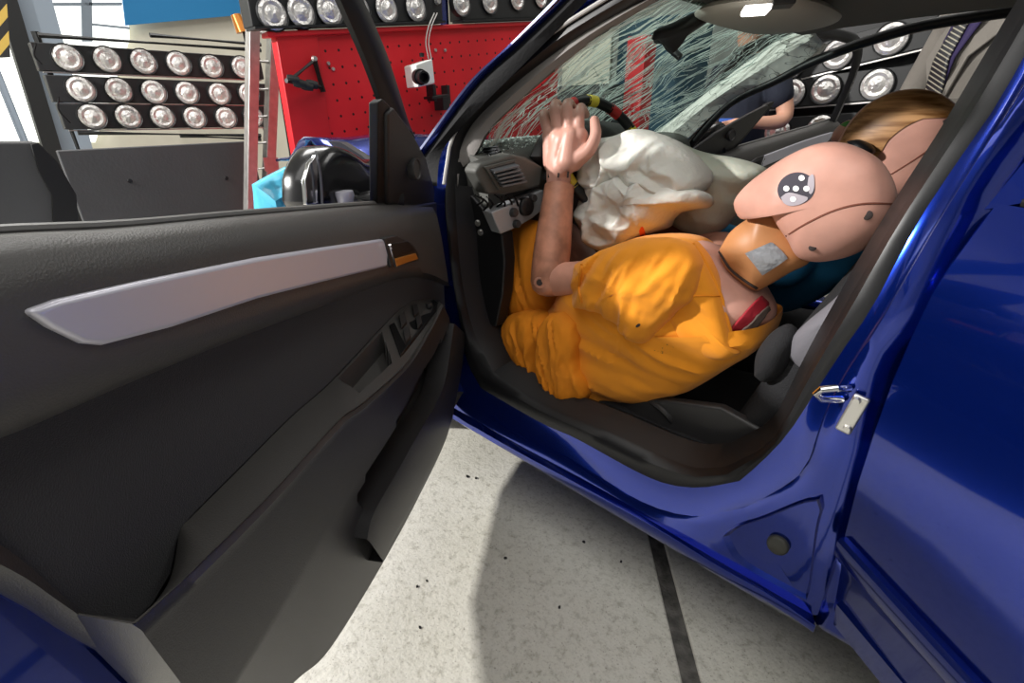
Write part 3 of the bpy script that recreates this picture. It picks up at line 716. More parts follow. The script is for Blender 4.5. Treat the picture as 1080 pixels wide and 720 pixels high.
for (p, q, r_) in (((38, 45), (36, 58), (44, 68)), ((62, 102), (62, 116), (74, 130))):
    tube('cable', crv([aX(*p, XR-.05), aX(*q, XR-.05), aX(*r_, XR-.05)], 10), .006, 'rubber', rk, seg=6)

# red perforated impact block with a lamp bar along its top
XW = 1.4; TL = math.radians(6.4)
wy = V((0, -math.cos(TL), math.sin(TL))); wz = aX(293, 43, XW)-aX(313, 163, XW); wz = V((0, wz.y, wz.z)).normalized()
w0 = aX(299, 80, XW)
def WP(a, b, dx=0.0): return w0+wy*a+wz*b+V((dx, 0, 0))
wall = thing('impact_block', (XW+.3, -.8, 0), 'bright red perforated steel impact block in front of the car', 'barrier')
m = mat('red_paint', (.70, .014, .024), .42, spec=.5, var=.12, vscale=2.5); N, L = nt(m); bs = N['Principled BSDF']
oldc = [l for l in m.node_tree.links if l.to_socket == bs.inputs['Base Color']][0].from_socket
tc = N.new('ShaderNodeTexCoord'); mp = N.new('ShaderNodeMapping'); mp.inputs['Rotation'].default_value = (TL, 0, 0)
L.new(tc.outputs['Object'], mp.inputs['Vector'])
sx = N.new('ShaderNodeSeparateXYZ'); L.new(mp.outputs['Vector'], sx.inputs[0])
def cell(sock, k):
    a = N.new('ShaderNodeMath'); a.operation = 'MULTIPLY'; a.inputs[1].default_value = k; L.new(sock, a.inputs[0])
    f = N.new('ShaderNodeMath'); f.operation = 'FRACT'; L.new(a.outputs[0], f.inputs[0])
    s = N.new('ShaderNodeMath'); s.operation = 'SUBTRACT'; s.inputs[1].default_value = .5; L.new(f.outputs[0], s.inputs[0])
    p = N.new('ShaderNodeMath'); p.operation = 'POWER'; p.inputs[1].default_value = 2; L.new(s.outputs[0], p.inputs[0]); return p.outputs[0]
ad = N.new('ShaderNodeMath'); ad.operation = 'ADD'; L.new(cell(sx.outputs['Y'], 11.5), ad.inputs[0]); L.new(cell(sx.outputs['Z'], 11.5), ad.inputs[1])
lt = N.new('ShaderNodeMath'); lt.operation = 'LESS_THAN'; lt.inputs[1].default_value = .008; L.new(ad.outputs[0], lt.inputs[0])
mx = N.new('ShaderNodeMix'); mx.data_type = 'RGBA'; mx.inputs['B'].default_value = (.03, .002, .003, 1)
L.new(lt.outputs[0], mx.inputs['Factor']); L.new(oldc, mx.inputs['A']); L.new(mx.outputs['Result'], bs.inputs['Base Color'])
mat('red_plain', (.64, .014, .022), .4, var=.1, vscale=3)
MB().prism([WP(.22, -1.5), WP(2.45, -1.75), WP(2.45, .19), WP(.22, .19)], (.07, 0, 0)).build('perforated_face', 'red_paint', wall, bevel=.004)
MB().prism([WP(-.01, -1.48, -.012), WP(.23, -1.5, -.012), WP(.23, .19, -.012), WP(-.01, .19, -.012)], (.07, 0, 0)).build('corner_plate', 'red_plain', wall, bevel=.004)
MB().prism([WP(-.06, .185, -.03), WP(2.45, .185, -.03), WP(2.45, .212, -.03), WP(-.06, .212, -.03)], (.09, 0, 0)).build('top_beam', 'red_plain', wall, bevel=.006)
for u, v in ((351, 73), (459, 53), (469, 53), (346, 67)):
    MB().lathe([(0, .012), (.008, .012), (.011, .008), (.011, 0)], aX(u, v, XW), nx, 10).build('bolt_head', 'alu', wall)
lb = thing('lamp_rack', (XW+.02, -.8, 1.6), 'black bar of round flood lamps along the top of the red block', 'lamp rack', 'flood lamp racks')
for a0, a1 in ((-.13, 1.16), (1.32, 2.35)):
    MB().prism([WP(a0, .235, -.02), WP(a1, .235, -.02), WP(a1, .55, -.02), WP(a0, .55, -.02)], (.12, 0, 0)).build('lamp_bar', 'lamp_housing', lb, bevel=.006)
    MB().prism([WP(a0, .222, -.05), WP(a1, .222, -.05), WP(a1, .234, -.05), WP(a0, .234, -.05)], (.12, 0, 0)).build('bar_rail', 'rack_black', lb)
for u, v in ((287, 15), (317, 13), (347, 11), (377, 10), (407, 9), (438, 8), (486, 3), (516, 1), (545, -2), (570, -4)):
    lamp(lb, aX(u, v, XW-.022), nx, .078)
tube('rack_post', [WP(1.24, -.2, .06), WP(1.24, .7, .06)], .045, 'paint', lb, seg=10)
MB().lathe([(0, .02), (.018, .02), (.024, .0)], aX(461, 1, XW-.03), nx, 14).build('post_eyelet', 'alu', lb)

# high speed camera on the red block
cm = thing('test_camera', aX(452, 92, XW-.12), 'white box camera with black lens bracketed to the red block', 'camera')
cp = lambda u, v, dx=-.14: aX(u, v, XW+dx)
fx = [cp(438, 68, -.27), cp(456, 62, -.27), cp(459, 88, -.27), cp(441, 92, -.27)]
MB().prism(fx, (.17, -.035, 0)).build('camera_body', 'white_paint', cm, bevel=.008)
lp = cp(442, 81, -.27)
MB().lathe([(0, .03), (.022, .03), (.026, .08), (.036, .08), (.036, .03), (.045, .03), (.045, -.01)], lp, (-1, .25, -.1), 20).build('camera_lens', 'black', cm)
MB().lathe([(.0, .0), (.014, .0), (.016, .02), (.0, .024)], cp(445, 60, -.2), (0, 0, 1), 12).build('mount_knob', 'black', cm)
MB().box(cp(455, 98), (.04, 0, 0), (0, .012, 0), (0, 0, .05)).box(cp(460, 102), (.05, .0, 0), (0, .07, -.008), (0, 0, .008)).box(cp(466, 108, -.05), (.05, 0, 0), (0, .03, 0), (0, 0, .05)).box(cp(470, 100, -.03), (.04, 0, 0), (0, .012, 0), (0, 0, .06)).build('camera_bracket', 'rack_black', cm, bevel=.004)
for k in (0, 3):
    tube('camera_cable', crv([cp(452+k, 62), cp(449+k, 45, -.10), cp(452+k, 28, -.08), cp(458+k, 14, -.05)], 16), .0045, 'alu', cm, seg=6)
# triangular arm
am = thing('mounting_arm', aX(322, 80, XW-.1), 'black triangular mounting arm with clamps on the red block', 'bracket')
for (p, q, r_) in (((331, 61, -.03), (341, 97, -.03), .016), ((331, 64, -.04), (309, 82, -.12), .010), ((302, 85, -.14), (338, 92, -.04), .012)):
    tube('arm_bar', [aX(p[0], p[1], XW+p[2]), aX(q[0], q[1], XW+q[2])], r_, 'rack_black', am, seg=8)
for u, v in ((309, 84), (316, 88), (324, 91), (329, 89)):
    MB().lathe([(0, .03), (.02, .03), (.024, .01), (.02, -.03), (0, -.03)], aX(u, v, XW-.12), (.3, 1, .2), 10).build('clamp', 'rack_black', am)
MB().lathe([(0, .02), (.012, .02), (.016, 0)], aX(331, 62, XW-.05), nx, 10).build('pivot_knob', 'alu', am)

# aluminium ladder
XL = 2.1
ld = thing('ladder', V((XL, aX(270, 200, XL).y, 0)), 'aluminium ladder standing upright left of the red block', 'ladder')
def ln(u0, v0, u1, v1, z):
    a, b = aX(u0, v0, XL), aX(u1, v1, XL); t = (z-a.z)/(b.z-a.z); return a.lerp(b, t)
for (l) in ((267, 0, 264, 200), (290, 0, 284, 167)):
    p, q = ln(*l, 2.9), ln(*l, 0.0)
    MB().box((p+q)/2, (p-q)/2, V((0, .032, 0)), V((.04, 0, 0))).build('stile', 'alu', ld, bevel=.003)
z0 = ln(264, 0, 264, 200, 0)
for k in range(1, 18):
    z = .165*k+.03
    tube('rung', [ln(267, 0, 264, 200, z), ln(290, 0, 284, 167, z)], .016, 'alu', ld, seg=8)
MB().prism([aX(u, v, XL-.045) for u, v in ((277, 166), (293, 166), (294, 180), (288, 186), (279, 180))], (-.006, 0, 0)).build('gusset_plate', 'alu', ld)

# dark barrier boards in front of the rack
mat('board', (.055, .056, .06), .55, bump=.1, bscale=60, var=.1, vscale=3)
B1 = 2.45
p = [aX(56, 149, B1), aX(262, 149, B1)]
ba = thing('barrier_board', V((B1, .8, 0)), 'wide dark grey barrier board standing in front of the lamp rack', 'barrier')
MB().prism([V((B1, p[0].y, 0)), V((B1, p[1].y-.02, 0)), V((B1, p[1].y-.02, p[1].z)), V((B1, p[0].y, p[1].z))], (.06, 0, 0)).build('board_face', 'board', ba, bevel=.006)
for u, v in ((137, 191), (239, 188)): MB().lathe([(0, .004), (.012, .004), (.014, 0)], aX(u, v, B1), nx, 12).build('screw', 'black', ba)
B2 = 1.5
bb = thing('barrier_block', V((B2, 2.0, 0)), 'dark grey block with a sloping end at the left edge', 'barrier')
pq = [aX(-160, 150, B2), aX(40, 150, B2), aX(60, 170, B2), aX(80, 205, B2), aX(84, 240, B2)]
top = [V((B2, q.y, q.z)) for q in pq]
MB().prism([V((B2, top[0].y, 0)), V((B2, top[-1].y-.02, 0))]+top[::-1], (.25, 0, 0)).build('block_body', 'board', bb, bevel=.01)
MB().prism([aX(32, 152, B2-.004), aX(40, 150, B2-.004), aX(60, 170, B2-.004), aX(80, 205, B2-.004), aX(84, 250, B2-.004), aX(56, 250, B2-.004), aX(54, 205, B2-.004), aX(40, 180, B2-.004)], (-.015, 0, 0)).build('end_cap', 'black', bb, bevel=.003)

# blue plastic sheet over equipment
m = mat('blue_sheet', (.10, .50, .72), .22, coat=.3, bump=.4, bscale=25)
sl = [aX(u, v, 1.2) for u, v in ((266, 194), (284, 184), (300, 176), (318, 168), (345, 163), (368, 168), (380, 190))]
ol = sl+[V((1.2, sl[-1].y-.05, .4)), V((1.2, sl[-1].y-.05, .002)), V((1.2, sl[0].y+.02, .002)), V((1.2, sl[0].y+.04, .5))]
bsx = pillow('equipment_cover', ol, (1, 0, 0), .10, 'blue_sheet', None, n=90, rings=12, wr=.05, wscale=9, ridged=True)
tag(bsx, 'light blue plastic sheet wrapped over equipment between ladder and door mirror', 'cover')

# building behind the rack
mat('window_light', (1, 1, 1), .6, emit=(.95, 1.0, .93), estr=1.25)
XB = 7.3
def bg(name, px, mm, X=XB, t=-.03, kind=None, **k):
    return MB().prism([aX(u, v, X) for u, v in px], (t, 0, 0)).build(name, mm, **k)
w1 = bg('window_1', [(-140, -160), (128, -160), (136, 42), (100, 150), (-60, 150)], 'window_light'); tag(w1, kind='structure')
# mullions of the big window
for px in ([(84, -60), (95, -60), (97, 44), (86, 44)], [(-20, 4), (128, 3), (128, 6), (-20, 7)], [(97, 25), (136, 29), (136, 31), (97, 27)]):
    bg('mullion', px, 'steel_blue', XB-.06, -.05).parent = w1
ban = bg('banner', [(122, -60), (252, -60), (253, 16), (132, 27)], mat('banner_blue', (.02, .22, .50), .6), XB-.05, -.02)
tag(ban, 'plain blue banner hanging high on the cream wall', 'banner')
col = thing('steel_column', V((5.6, aX(60, 150, 5.6).y, 0)), 'grey blue steel column leaning past the left end of the lamp rack', 'column')
a_, b_ = aX(14, -20, 5.6), aX(76, 190, 5.6); d_ = (b_-a_); t_ = (0-a_.z)/d_.z; f_ = a_+d_*t_
MB().box((a_+f_)/2+V((0, -.10, 0)), (f_-a_)/2, (0, .14, 0), (.08, 0, 0)).build('flange', 'steel_blue', col)
MB().box((a_+f_)/2+V((-.09, .10, 0)), (f_-a_)/2, (0, .07, 0), (.10, 0, 0)).build('web', 'rack_black', col)
hz = thing('hazard_board', aX(2, 30, 3.0), 'black and yellow striped hazard board at the top left corner', 'sign')
m = mat('hazard', (.6, .45, .05), .6); N, L = nt(m); tc = N.new('ShaderNodeTexCoord'); wv = N.new('ShaderNodeTexWave'); wv.bands_direction = 'DIAGONAL'; wv.inputs['Scale'].default_value = 6
rp = N.new('ShaderNodeValToRGB'); rp.color_ramp.interpolation = 'CONSTANT'; rp.color_ramp.elements[0].color = (.02, .02, .02, 1); rp.color_ramp.elements[1].position = .5; rp.color_ramp.elements[1].color = (.55, .38, .08, 1)
L.new(tc.outputs['Object'], wv.inputs['Vector']); L.new(wv.outputs['Fac'], rp.inputs['Fac']); L.new(rp.outputs['Color'], N['Principled BSDF'].inputs['Base Color'])
MB().prism([aX(u, v, 3.0) for u, v in ((-30, -30), (5, -30), (11, 60), (-24, 62))], (.03, 0, 0)).build('striped_plate', 'hazard', hz)
pz = aX(-10, 60, 3.02); tube('sign_post', [V((pz.x, pz.y, 0)), V((pz.x, pz.y, pz.z+.3))], .02, 'steel_blue', hz)
ob = thing('warning_lamp', aX(254, 32, 4.2), 'small orange warning lamp above the end of the lamp rack', 'lamp')
MB().lathe([(0, .16), (.045, .15), (.055, .05), (.06, 0), (0, 0)], aX(256, 34, 4.2), (.1, .2, 1), 14).build('lamp_dome', 'orange_dome_and_reflection', ob)
pz = aX(258, 34, 4.2); tube('lamp_stem', [pz, V((pz.x, pz.y, 0))], .02, 'rack_black', ob)

# far side rack seen through the passenger window
YF = -2.2
rf = thing('lamp_rack', V((-.9, YF, 0)), 'black rack of large round flood lamps beyond the passenger window', 'lamp rack', 'flood lamp racks')
ny = V((0, 1, 0))
fl_rows = [[V((-.46, YF, 1.43)), aY(884, 57, YF), aY(940, 41, YF), V((-1.24, YF, 1.585))], [aY(835, 98, YF), aY(871, 94, YF)+V((-.0, 0, 0)), aY(925, 89, YF), V((-1.23, YF, 1.32))], [V((-.46, YF, 1.04)), V((-.72, YF, 1.06)), V((-.98, YF, 1.075)), V((-1.23, YF, 1.09))]]
for cs in fl_rows:
    a, b = cs[0], cs[-1]; d = (b-a).normalized(); up = V((-d.z, 0, d.x)); up = up if up.z > 0 else -up
    q = MB().box((a+b)/2+V((0, -.06, 0)), d*((b-a).length/2+.16), up*.086, V((0, .055, 0))).build('lamp_bar', 'lamp_housing', rf, bevel=.006)
    MB().box((a+b)/2+V((0, -.03, 0))-up*.093, d*((b-a).length/2+.15), up*.004, V((0, .03, 0))).build('bar_rail', 'alu', q)
    for c in cs: lamp(rf, c+V((0, .003, 0)), ny, .083)
MB().abox((-1.48, YF-.16, .9), (-.26, YF-.13, 1.78)).build('added_dark_sheet', 'rack_black', rf)  # black sheet added to darken the gaps between the lamp bars
for x in (-.30, -1.42): tube('rack_post', [V((x, YF-.06, 0)), V((x, YF-.06, 1.75))], .025, 'rack_black', rf, seg=8)
# pieces seen through the broken screen
po = thing('red_post', V((1.4, -3.2, 0)), 'red steel post standing beyond the broken windscreen', 'post')
q = aY(673, 95, -2.6)
po.location = (q.x, -2.6, 0); ROOTLOC[po.name] = V(po.location)
MB().box((q.x, -2.6, .95), (.09, 0, 0), (0, .09, 0), (0, 0, .80)).build('post_shaft', 'red_plain', po, bevel=.008)
MB().box((q.x, -2.6, .03), (.16, 0, 0), (0, .16, 0), (0, 0, .03)).build('base_plate', 'red_plain', po, bevel=.008)
cb_ = thing('equipment_cabinet', V((q.x, -3.6, 0)), 'teal equipment cabinet beyond the broken windscreen', 'cabinet')
q = aY(690, 40, -4.2); cb_.location = (q.x, -4.2, 0); ROOTLOC[cb_.name] = V(cb_.location)
MB().abox((q.x-.55, -4.5, 0), (q.x+.35, -4.0, 2.1)).build('cabinet_body', mat('teal', (.012, .06, .10), .5), cb_, bevel=.01)
for k in (0, 1): MB().abox((q.x-.53+.44*k, -4.0, .1), (q.x-.12+.44*k, -3.985, 2.05)).build('cabinet_door', 'teal', cb_, bevel=.006)
cp_ = thing('cream_panel', V((0, 0, 0)), 'tall cream panel behind the near edge of the broken windscreen', 'panel')
q = aY(645, 30, -4.0); cp_.location = (q.x, -4.0, 0); ROOTLOC[cp_.name] = V(cp_.location)
MB().abox((q.x+.02, -4.1, 0), (q.x+.75, -4.04, 2.6)).build('panel_sheet', 'wall_cream', cp_, bevel=.005)
for k in (0, 1): MB().abox((q.x+.05+.6*k, -4.2, 0), (q.x+.1+.6*k, -4.1, .04)).build('panel_foot', 'rack_black', cp_)
gd = thing('machine_cabinet', V((0, 0, 0)), 'dark grey machine cabinet beyond the dashboard side of the windscreen', 'cabinet')
q = aY(620, 80, -3.4); gd.location = (q.x, -3.4, 0); ROOTLOC[gd.name] = V(gd.location)
MB().abox((q.x-.25, -3.9, 0), (q.x+1.1, -3.4, 1.45)).build('cabinet_body', 'board', gd, bevel=.01)
MB().abox((q.x-.2, -3.4, .2), (q.x+.4, -3.385, 1.35)).build('cabinet_door', 'board', gd, bevel=.006)
# ------------------------------------------------------------------ cabin fittings
from mathutils.bvhtree import BVHTree
def bvh(o): return BVHTree.FromPolygons([v.co for v in o.data.vertices], [tuple(p.vertices) for p in o.data.polygons])
def hit(b, u, v, off=0.0):
    r = ray(u, v).normalized(); l, n, i, d = b.ray_cast(CAM_POS, r)
    if l is None: return None
    if n.dot(r) > 0: n = -n
    return l+n*off
def decal(name, b, px, m, parent, off=.0015, rings=6, n=36, smooth=True):
    """thin patch that lies on a curved surface"""
    o = crv([V((*p, 0)) for p in px]+[V((*px[0], 0))], n+1, smooth)[:-1]; c = sum(o, V())/n
    vs, ok = [], None
    for k in range(rings):
        for p in o:
            q = c+(p-c)*(1-k/rings); h = hit(b, q.x, q.y, off)
            if h is None: h = hit(b, *(c+(p-c)*(1-k/rings)*.93).xy, off) or hit(b, c.x, c.y, off)
            vs.append(h)
    vs.append(hit(b, c.x, c.y, off))
    f = grid_faces(rings, n, True)+[((rings-1)*n+j, (rings-1)*n+(j+1) % n, rings*n) for j in range(n)]
    return mesh(name, vs, f, m, parent)
def onpath(b, px, n, off=0.0):
    return [h for h in (hit(b, p.x, p.y, off) for p in crv([V((*q, 0)) for q in px], n)) if h is not None]

# dashboard
prof = [(-.22, 1.03), (-.34, 1.075), (-.48, 1.095), (-.58, 1.085), (-.63, 1.05), (-.64, .96), (-.63, .90), (-.58, .82), (-.50, .70), (-.42, .58), (-.30, .55), (-.20, .6)]
ys = [.655, .64, .5, .3, .15, 0, -.2, -.4, -.62, -.66]
def dsec(y):
    k = .97 if abs(y) > .63 else 1.0; hood = .02*math.exp(-((y-.37)/.17)**4)
    return [V((-.42+(x+.42)*k+(.05*(y/.66)**2), y, .80+(z-.80)*k+(hood if z > 1.0 else 0)+.006*noise.noise(V((x*8, y*6, z*8))))) for x, z in prof]
m = mat('dash', (.085, .085, .078), .55, bump=.15, bscale=400); 
dash = loft('dashboard', [crv(dsec(y)+[dsec(y)[0]], 60)[:-1] for y in ys], 'dash', car, cu=True, caps=True)
# powdered glass lying on the dash top
gb = MB(); rg = random.Random(9); bd = bvh(dash)
mat('glass_dust', (.55, .60, .58), .3)
for k in range(2600):
    x, y = rg.uniform(-.58, -.30), rg.uniform(-.3, .62)
    l = bd.ray_cast(V((x, y, 1.5)), V((0, 0, -1)))[0]
    if l is None: continue
    t = rg.uniform(.0012, .005); a = rg.random()*6.28
    u_, w_ = V((math.cos(a), math.sin(a), rg.uniform(-.3, .5)))*t, V((-math.sin(a), math.cos(a), rg.uniform(-.3, .5)))*t*rg.uniform(.3, 1)
    gb.add([l+u_+V((0, 0, .002)), l+w_+V((0, 0, .003)), l-u_+V((0, 0, .001)), l-w_*.6], [(0, 1, 2, 3)])
tag(gb.build('glass_crumbs', 'glass_dust', dash, smooth=False, fixn=False), kind='stuff')
# crazed film of screen glass sagging on the near end of the dash top
XD = -.655
def dx(u, v, d=0.0): return aX(u, v, XD+d)
pod = [dx(*p) for p in ((501, 181), (506, 173), (539, 162), (556, 166), (573, 176), (570, 197), (553, 201), (533, 205), (514, 205))]
vp = MB().prism(pod, (.06, -.01, 0)).build('vent_pod', 'dash', dash, bevel=.008)
ro = [dx(*p, -.004) for p in ((510, 176), (543, 168), (556, 195), (525, 200))]; ri = [dx(*p, -.004) for p in ((514, 178), (541, 171), (552, 192), (526, 197))]
cav = [p+V((.05, -.01, 0)) for p in ri]
mesh('vent_cavity', [p+V((-.004, 0, 0)) for p in ri], [(0, 1, 2, 3)], 'black', vp)
loft('vent_bezel', [[p+V((.006, 0, 0)) for p in ro], [p+V((-.006, 0, 0)) for p in ro], [p+V((-.006, 0, 0)) for p in ri], [p+V((.004, 0, 0)) for p in ri]], 'dash', vp, cu=True)
for k in range(5):
    t = (k+.6)/5.2
    a, b = ri[0].lerp(ri[3], t), ri[1].lerp(ri[2], t)
    MB().box((a+b)/2+V((-.012, 0, 0)), (b-a)/2*.97, V((.010, 0, .003)), V((0, 0, .0022))).build('vent_slat', 'silver_dark', vp)
# speaker grille on the dash top, left corner
gq = [aY(*p, .60) for p in ((502, 160), (508, 156), (526, 154), (529, 158), (522, 164), (506, 166))]
gr = MB().prism([p+V((-.006, .01, .0)) for p in gq], (.02, -.03, -.02)).build('demist_grille', 'black', dash)
for k in range(4):
    a, b = gq[5].lerp(gq[1], k/3), gq[4].lerp(gq[2], k/3)
    tube('grille_bar', [a+V((-.008, .012, 0)), b+V((-.008, .012, 0))], .0022, 'silver_dark', gr, seg=6)
# light switch panel
sw = MB().prism([dx(*p, -.006) for p in ((518, 224), (545, 213), (573, 200), (575, 219), (562, 230), (545, 240), (528, 247))], (.05, -.01, 0)).build('light_switch_panel', mat('switch_silver', (.36, .37, .39), .4, .3), dash, bevel=.004)
def knob(u, v, r, mm='plastic'): return MB().lathe([(0, .014), (r*.8, .014), (r, .010), (r*1.05, 0), (r*1.05, -.01)], dx(u, v, -.008), (-1, .12, .12), 20).build('switch_knob', mm, sw)
knob(554, 218, .026, 'black'); knob(541, 224, .013); knob(544, 236, .012); knob(561, 209, .012); knob(554, 218, .015)
# end panel of the dash with two screw covers
ep = [aY(*p, .668) for p in ((486, 205), (497, 206), (514, 226), (529, 247), (532, 275), (530, 310), (523, 345), (505, 340), (497, 300), (489, 250))]
en = MB().prism(ep, (0, -.05, 0)).build('dash_end_panel', 'black', dash, bevel=.006)
for u, v in ((504, 235), (507, 245)): MB().lathe([(0, .006), (.007, .006), (.010, .002), (.010, 0)], aY(u, v, .669), (-.3, 1, 0), 12).build('screw_cover', 'steel', en)
# torn wiring under the pod
for k in range(7):
    a = dx(500+k*7+rg.uniform(-2, 2), 205+rg.uniform(0, 4)); b = dx(503+k*7, 222+rg.uniform(-6, 4), .02)
    tube('torn_wire', crv([a, (a+b)/2+V((-.02, rg.uniform(-.01, .01), .0)), b], 8), .003, 'rubber', dash, seg=6)
# instrument hood
ih = [aX(*p, -.62) for p in ((560, 165), (572, 142), (592, 128), (640, 128), (680, 140), (690, 165), (640, 180), (585, 185))]
pillow('instrument_hood', ih, (1, 0, 0), .07, 'plastic', dash, n=40, rings=7)
for a, b in (((585, 180), (572, 166)), ((583, 192), (574, 186))):
    tube('column_stalk', [aX(*a, -.60), aX(*b, -.62)], [.009, .012], 'plastic', dash, seg=8)

# steering wheel
WC = V((-.73, .28, 1.06)); tl_, yw_ = math.radians(30), math.radians(10)
WNn = V((-math.cos(tl_)*math.cos(yw_), math.cos(tl_)*math.sin(yw_), math.sin(tl_)))
wu = WNn.cross(AZ).normalized(); wv_ = wu.cross(WNn)
def wp(a, r=.185, h=0.0): return WC+(wu*math.cos(a)+wv_*math.sin(a))*r+WNn*h
mat('tape_red', (.42, .02, .018), .5); mat('tape_yellow', (.75, .62, .06), .5)
wheel = tube('steering_wheel', [wp(2*math.pi*k/72) for k in range(72)], .0165, 'black', car, seg=14, closed=True)
for k in range(24):
    mm = ('tape_red', 'black', 'tape_yellow', 'black')[k % 4]
    if mm == 'black': continue
    a0 = 2*math.pi*(k+.08)/24; a1 = 2*math.pi*(k+.92)/24
    tube('tape_band', [wp(a0+(a1-a0)*j/5) for j in range(6)], .0175, mm, wheel, seg=14)
for a in (.1, math.pi-.1, -math.pi/2):
    tube('wheel_spoke', [wp(a, .175), wp(a, .10, -.02), wp(a, .03, -.03)], [.013, .016, .02], 'plastic', wheel)
MB().lathe([(0, .0), (.06, -.005), (.075, -.025), (.07, -.06), (.04, -.09), (.035, -.20), (0, -.20)], WC, WNn, 28).build('wheel_hub', 'plastic', wheel)

# airbags
mb_ = MB()
mb_.add(*pillow_data([aY(*p, .35) for p in ((620, 196), (619, 170), (624, 150), (655, 142), (672, 136), (700, 145), (722, 158), (740, 176), (746, 196), (722, 214), (690, 214), (650, 212))], (0, 1, 0), .10, n=150, rings=34, wr=.046, wscale=9, ridged='crumple', seed=2.2, power=2.6))
mb_.add(*pillow_data([aY(*p, .39) for p in ((613, 228), (617, 204), (636, 194), (662, 186), (690, 190), (720, 196), (746, 204), (742, 216), (712, 222), (696, 238), (674, 250), (655, 263), (636, 265), (617, 251))], (0.2, 1, .25), .075, n=150, rings=34, wr=.046, wscale=9, ridged='crumple', seed=4.4, power=2.6))
ab1 = mb_.build('airbag', 'airbag', car, weld=True, angle=60)
tag(ab1, 'white burst airbag hanging from the steering wheel')
# bag mouth joins the hub
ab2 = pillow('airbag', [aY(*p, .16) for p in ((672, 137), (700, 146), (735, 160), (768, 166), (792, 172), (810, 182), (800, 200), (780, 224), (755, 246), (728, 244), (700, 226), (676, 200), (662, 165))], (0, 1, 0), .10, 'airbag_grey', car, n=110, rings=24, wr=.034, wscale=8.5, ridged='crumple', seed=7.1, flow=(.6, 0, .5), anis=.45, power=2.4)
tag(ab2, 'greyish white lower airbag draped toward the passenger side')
b1 = bvh(ab1)
decal('airbag_smear', b1, [(674, 243), (677, 238), (680, 243), (681, 251), (678, 254), (675, 250)], mat('smear', (.70, .10, .03), .7), ab1, n=16, rings=3)
# front seats
mat('seat_fabric', (.012, .012, .014), .9, bump=.4, bscale=400); mat('seat_side', (.15, .145, .165), .8, bump=.3, bscale=500)
def seat(yc, near):
    bk = [V((x, yc, z)) for x, z in ((-1.32, .40), (-1.37, .55), (-1.41, .68), (-1.48, .85), (-1.55, 1.0), (-1.63, 1.04), (-1.71, 1.0), (-1.66, .8), (-1.58, .55), (-1.52, .36))]
    st_ = pillow('front_seat', [V((x, yc, z)) for x, z in ((-.78, .36), (-.80, .42), (-.95, .44), (-1.2, .42), (-1.38, .43), (-1.45, .38), (-1.42, .31), (-.85, .31))], AY, .245, 'seat_fabric', car, n=60, rings=8, power=4)
    pillow('seat_back', bk, AY, .23, 'seat_fabric', st_, n=60, rings=8, power=4)
    pillow('head_restraint', [V((x, yc, z)) for x, z in ((-1.68, 1.06), (-1.66, 1.16), (-1.70, 1.22), (-1.77, 1.2), (-1.79, 1.08), (-1.74, 1.05))], AY, .12, 'seat_fabric', st_, n=36, rings=7, power=3)
    box('seat_rail', (-1.45, yc-.2, .29), (-.8, yc-.17, .33), 'black', st_); box('seat_rail', (-1.45, yc+.17, .29), (-.8, yc+.2, .33), 'black', st_)
    return st_
s1 = seat(.37, True); seat(-.37, False)
pillow('side_bolster', [aY(*p, .58) for p in ((833, 376), (836, 356), (850, 340), (880, 315), (915, 280), (935, 262), (942, 275), (915, 310), (885, 345), (862, 375), (848, 390))], AY, .05, 'seat_side', s1, n=50, rings=7)
pillow('side_bolster', [aY(*p, .575) for p in ((797, 395), (799, 372), (812, 352), (830, 342), (842, 352), (836, 376), (826, 394), (808, 402))], AY, .05, 'seat_fabric', s1, n=40, rings=7)
tube('seat_lever', crv([aY(675, 418, .58), aY(692, 427, .60), aY(706, 440, .60), aY(712, 452, .58)], 14), [.008]*14, 'plastic', s1, seg=8)
MB().prism([aY(*p, .60) for p in ((640, 428), (672, 418), (760, 430), (800, 452), (812, 458), (808, 478), (760, 488), (700, 470))], (0, -.03, 0)).build('seat_valance', 'plastic', s1, bevel=.008)
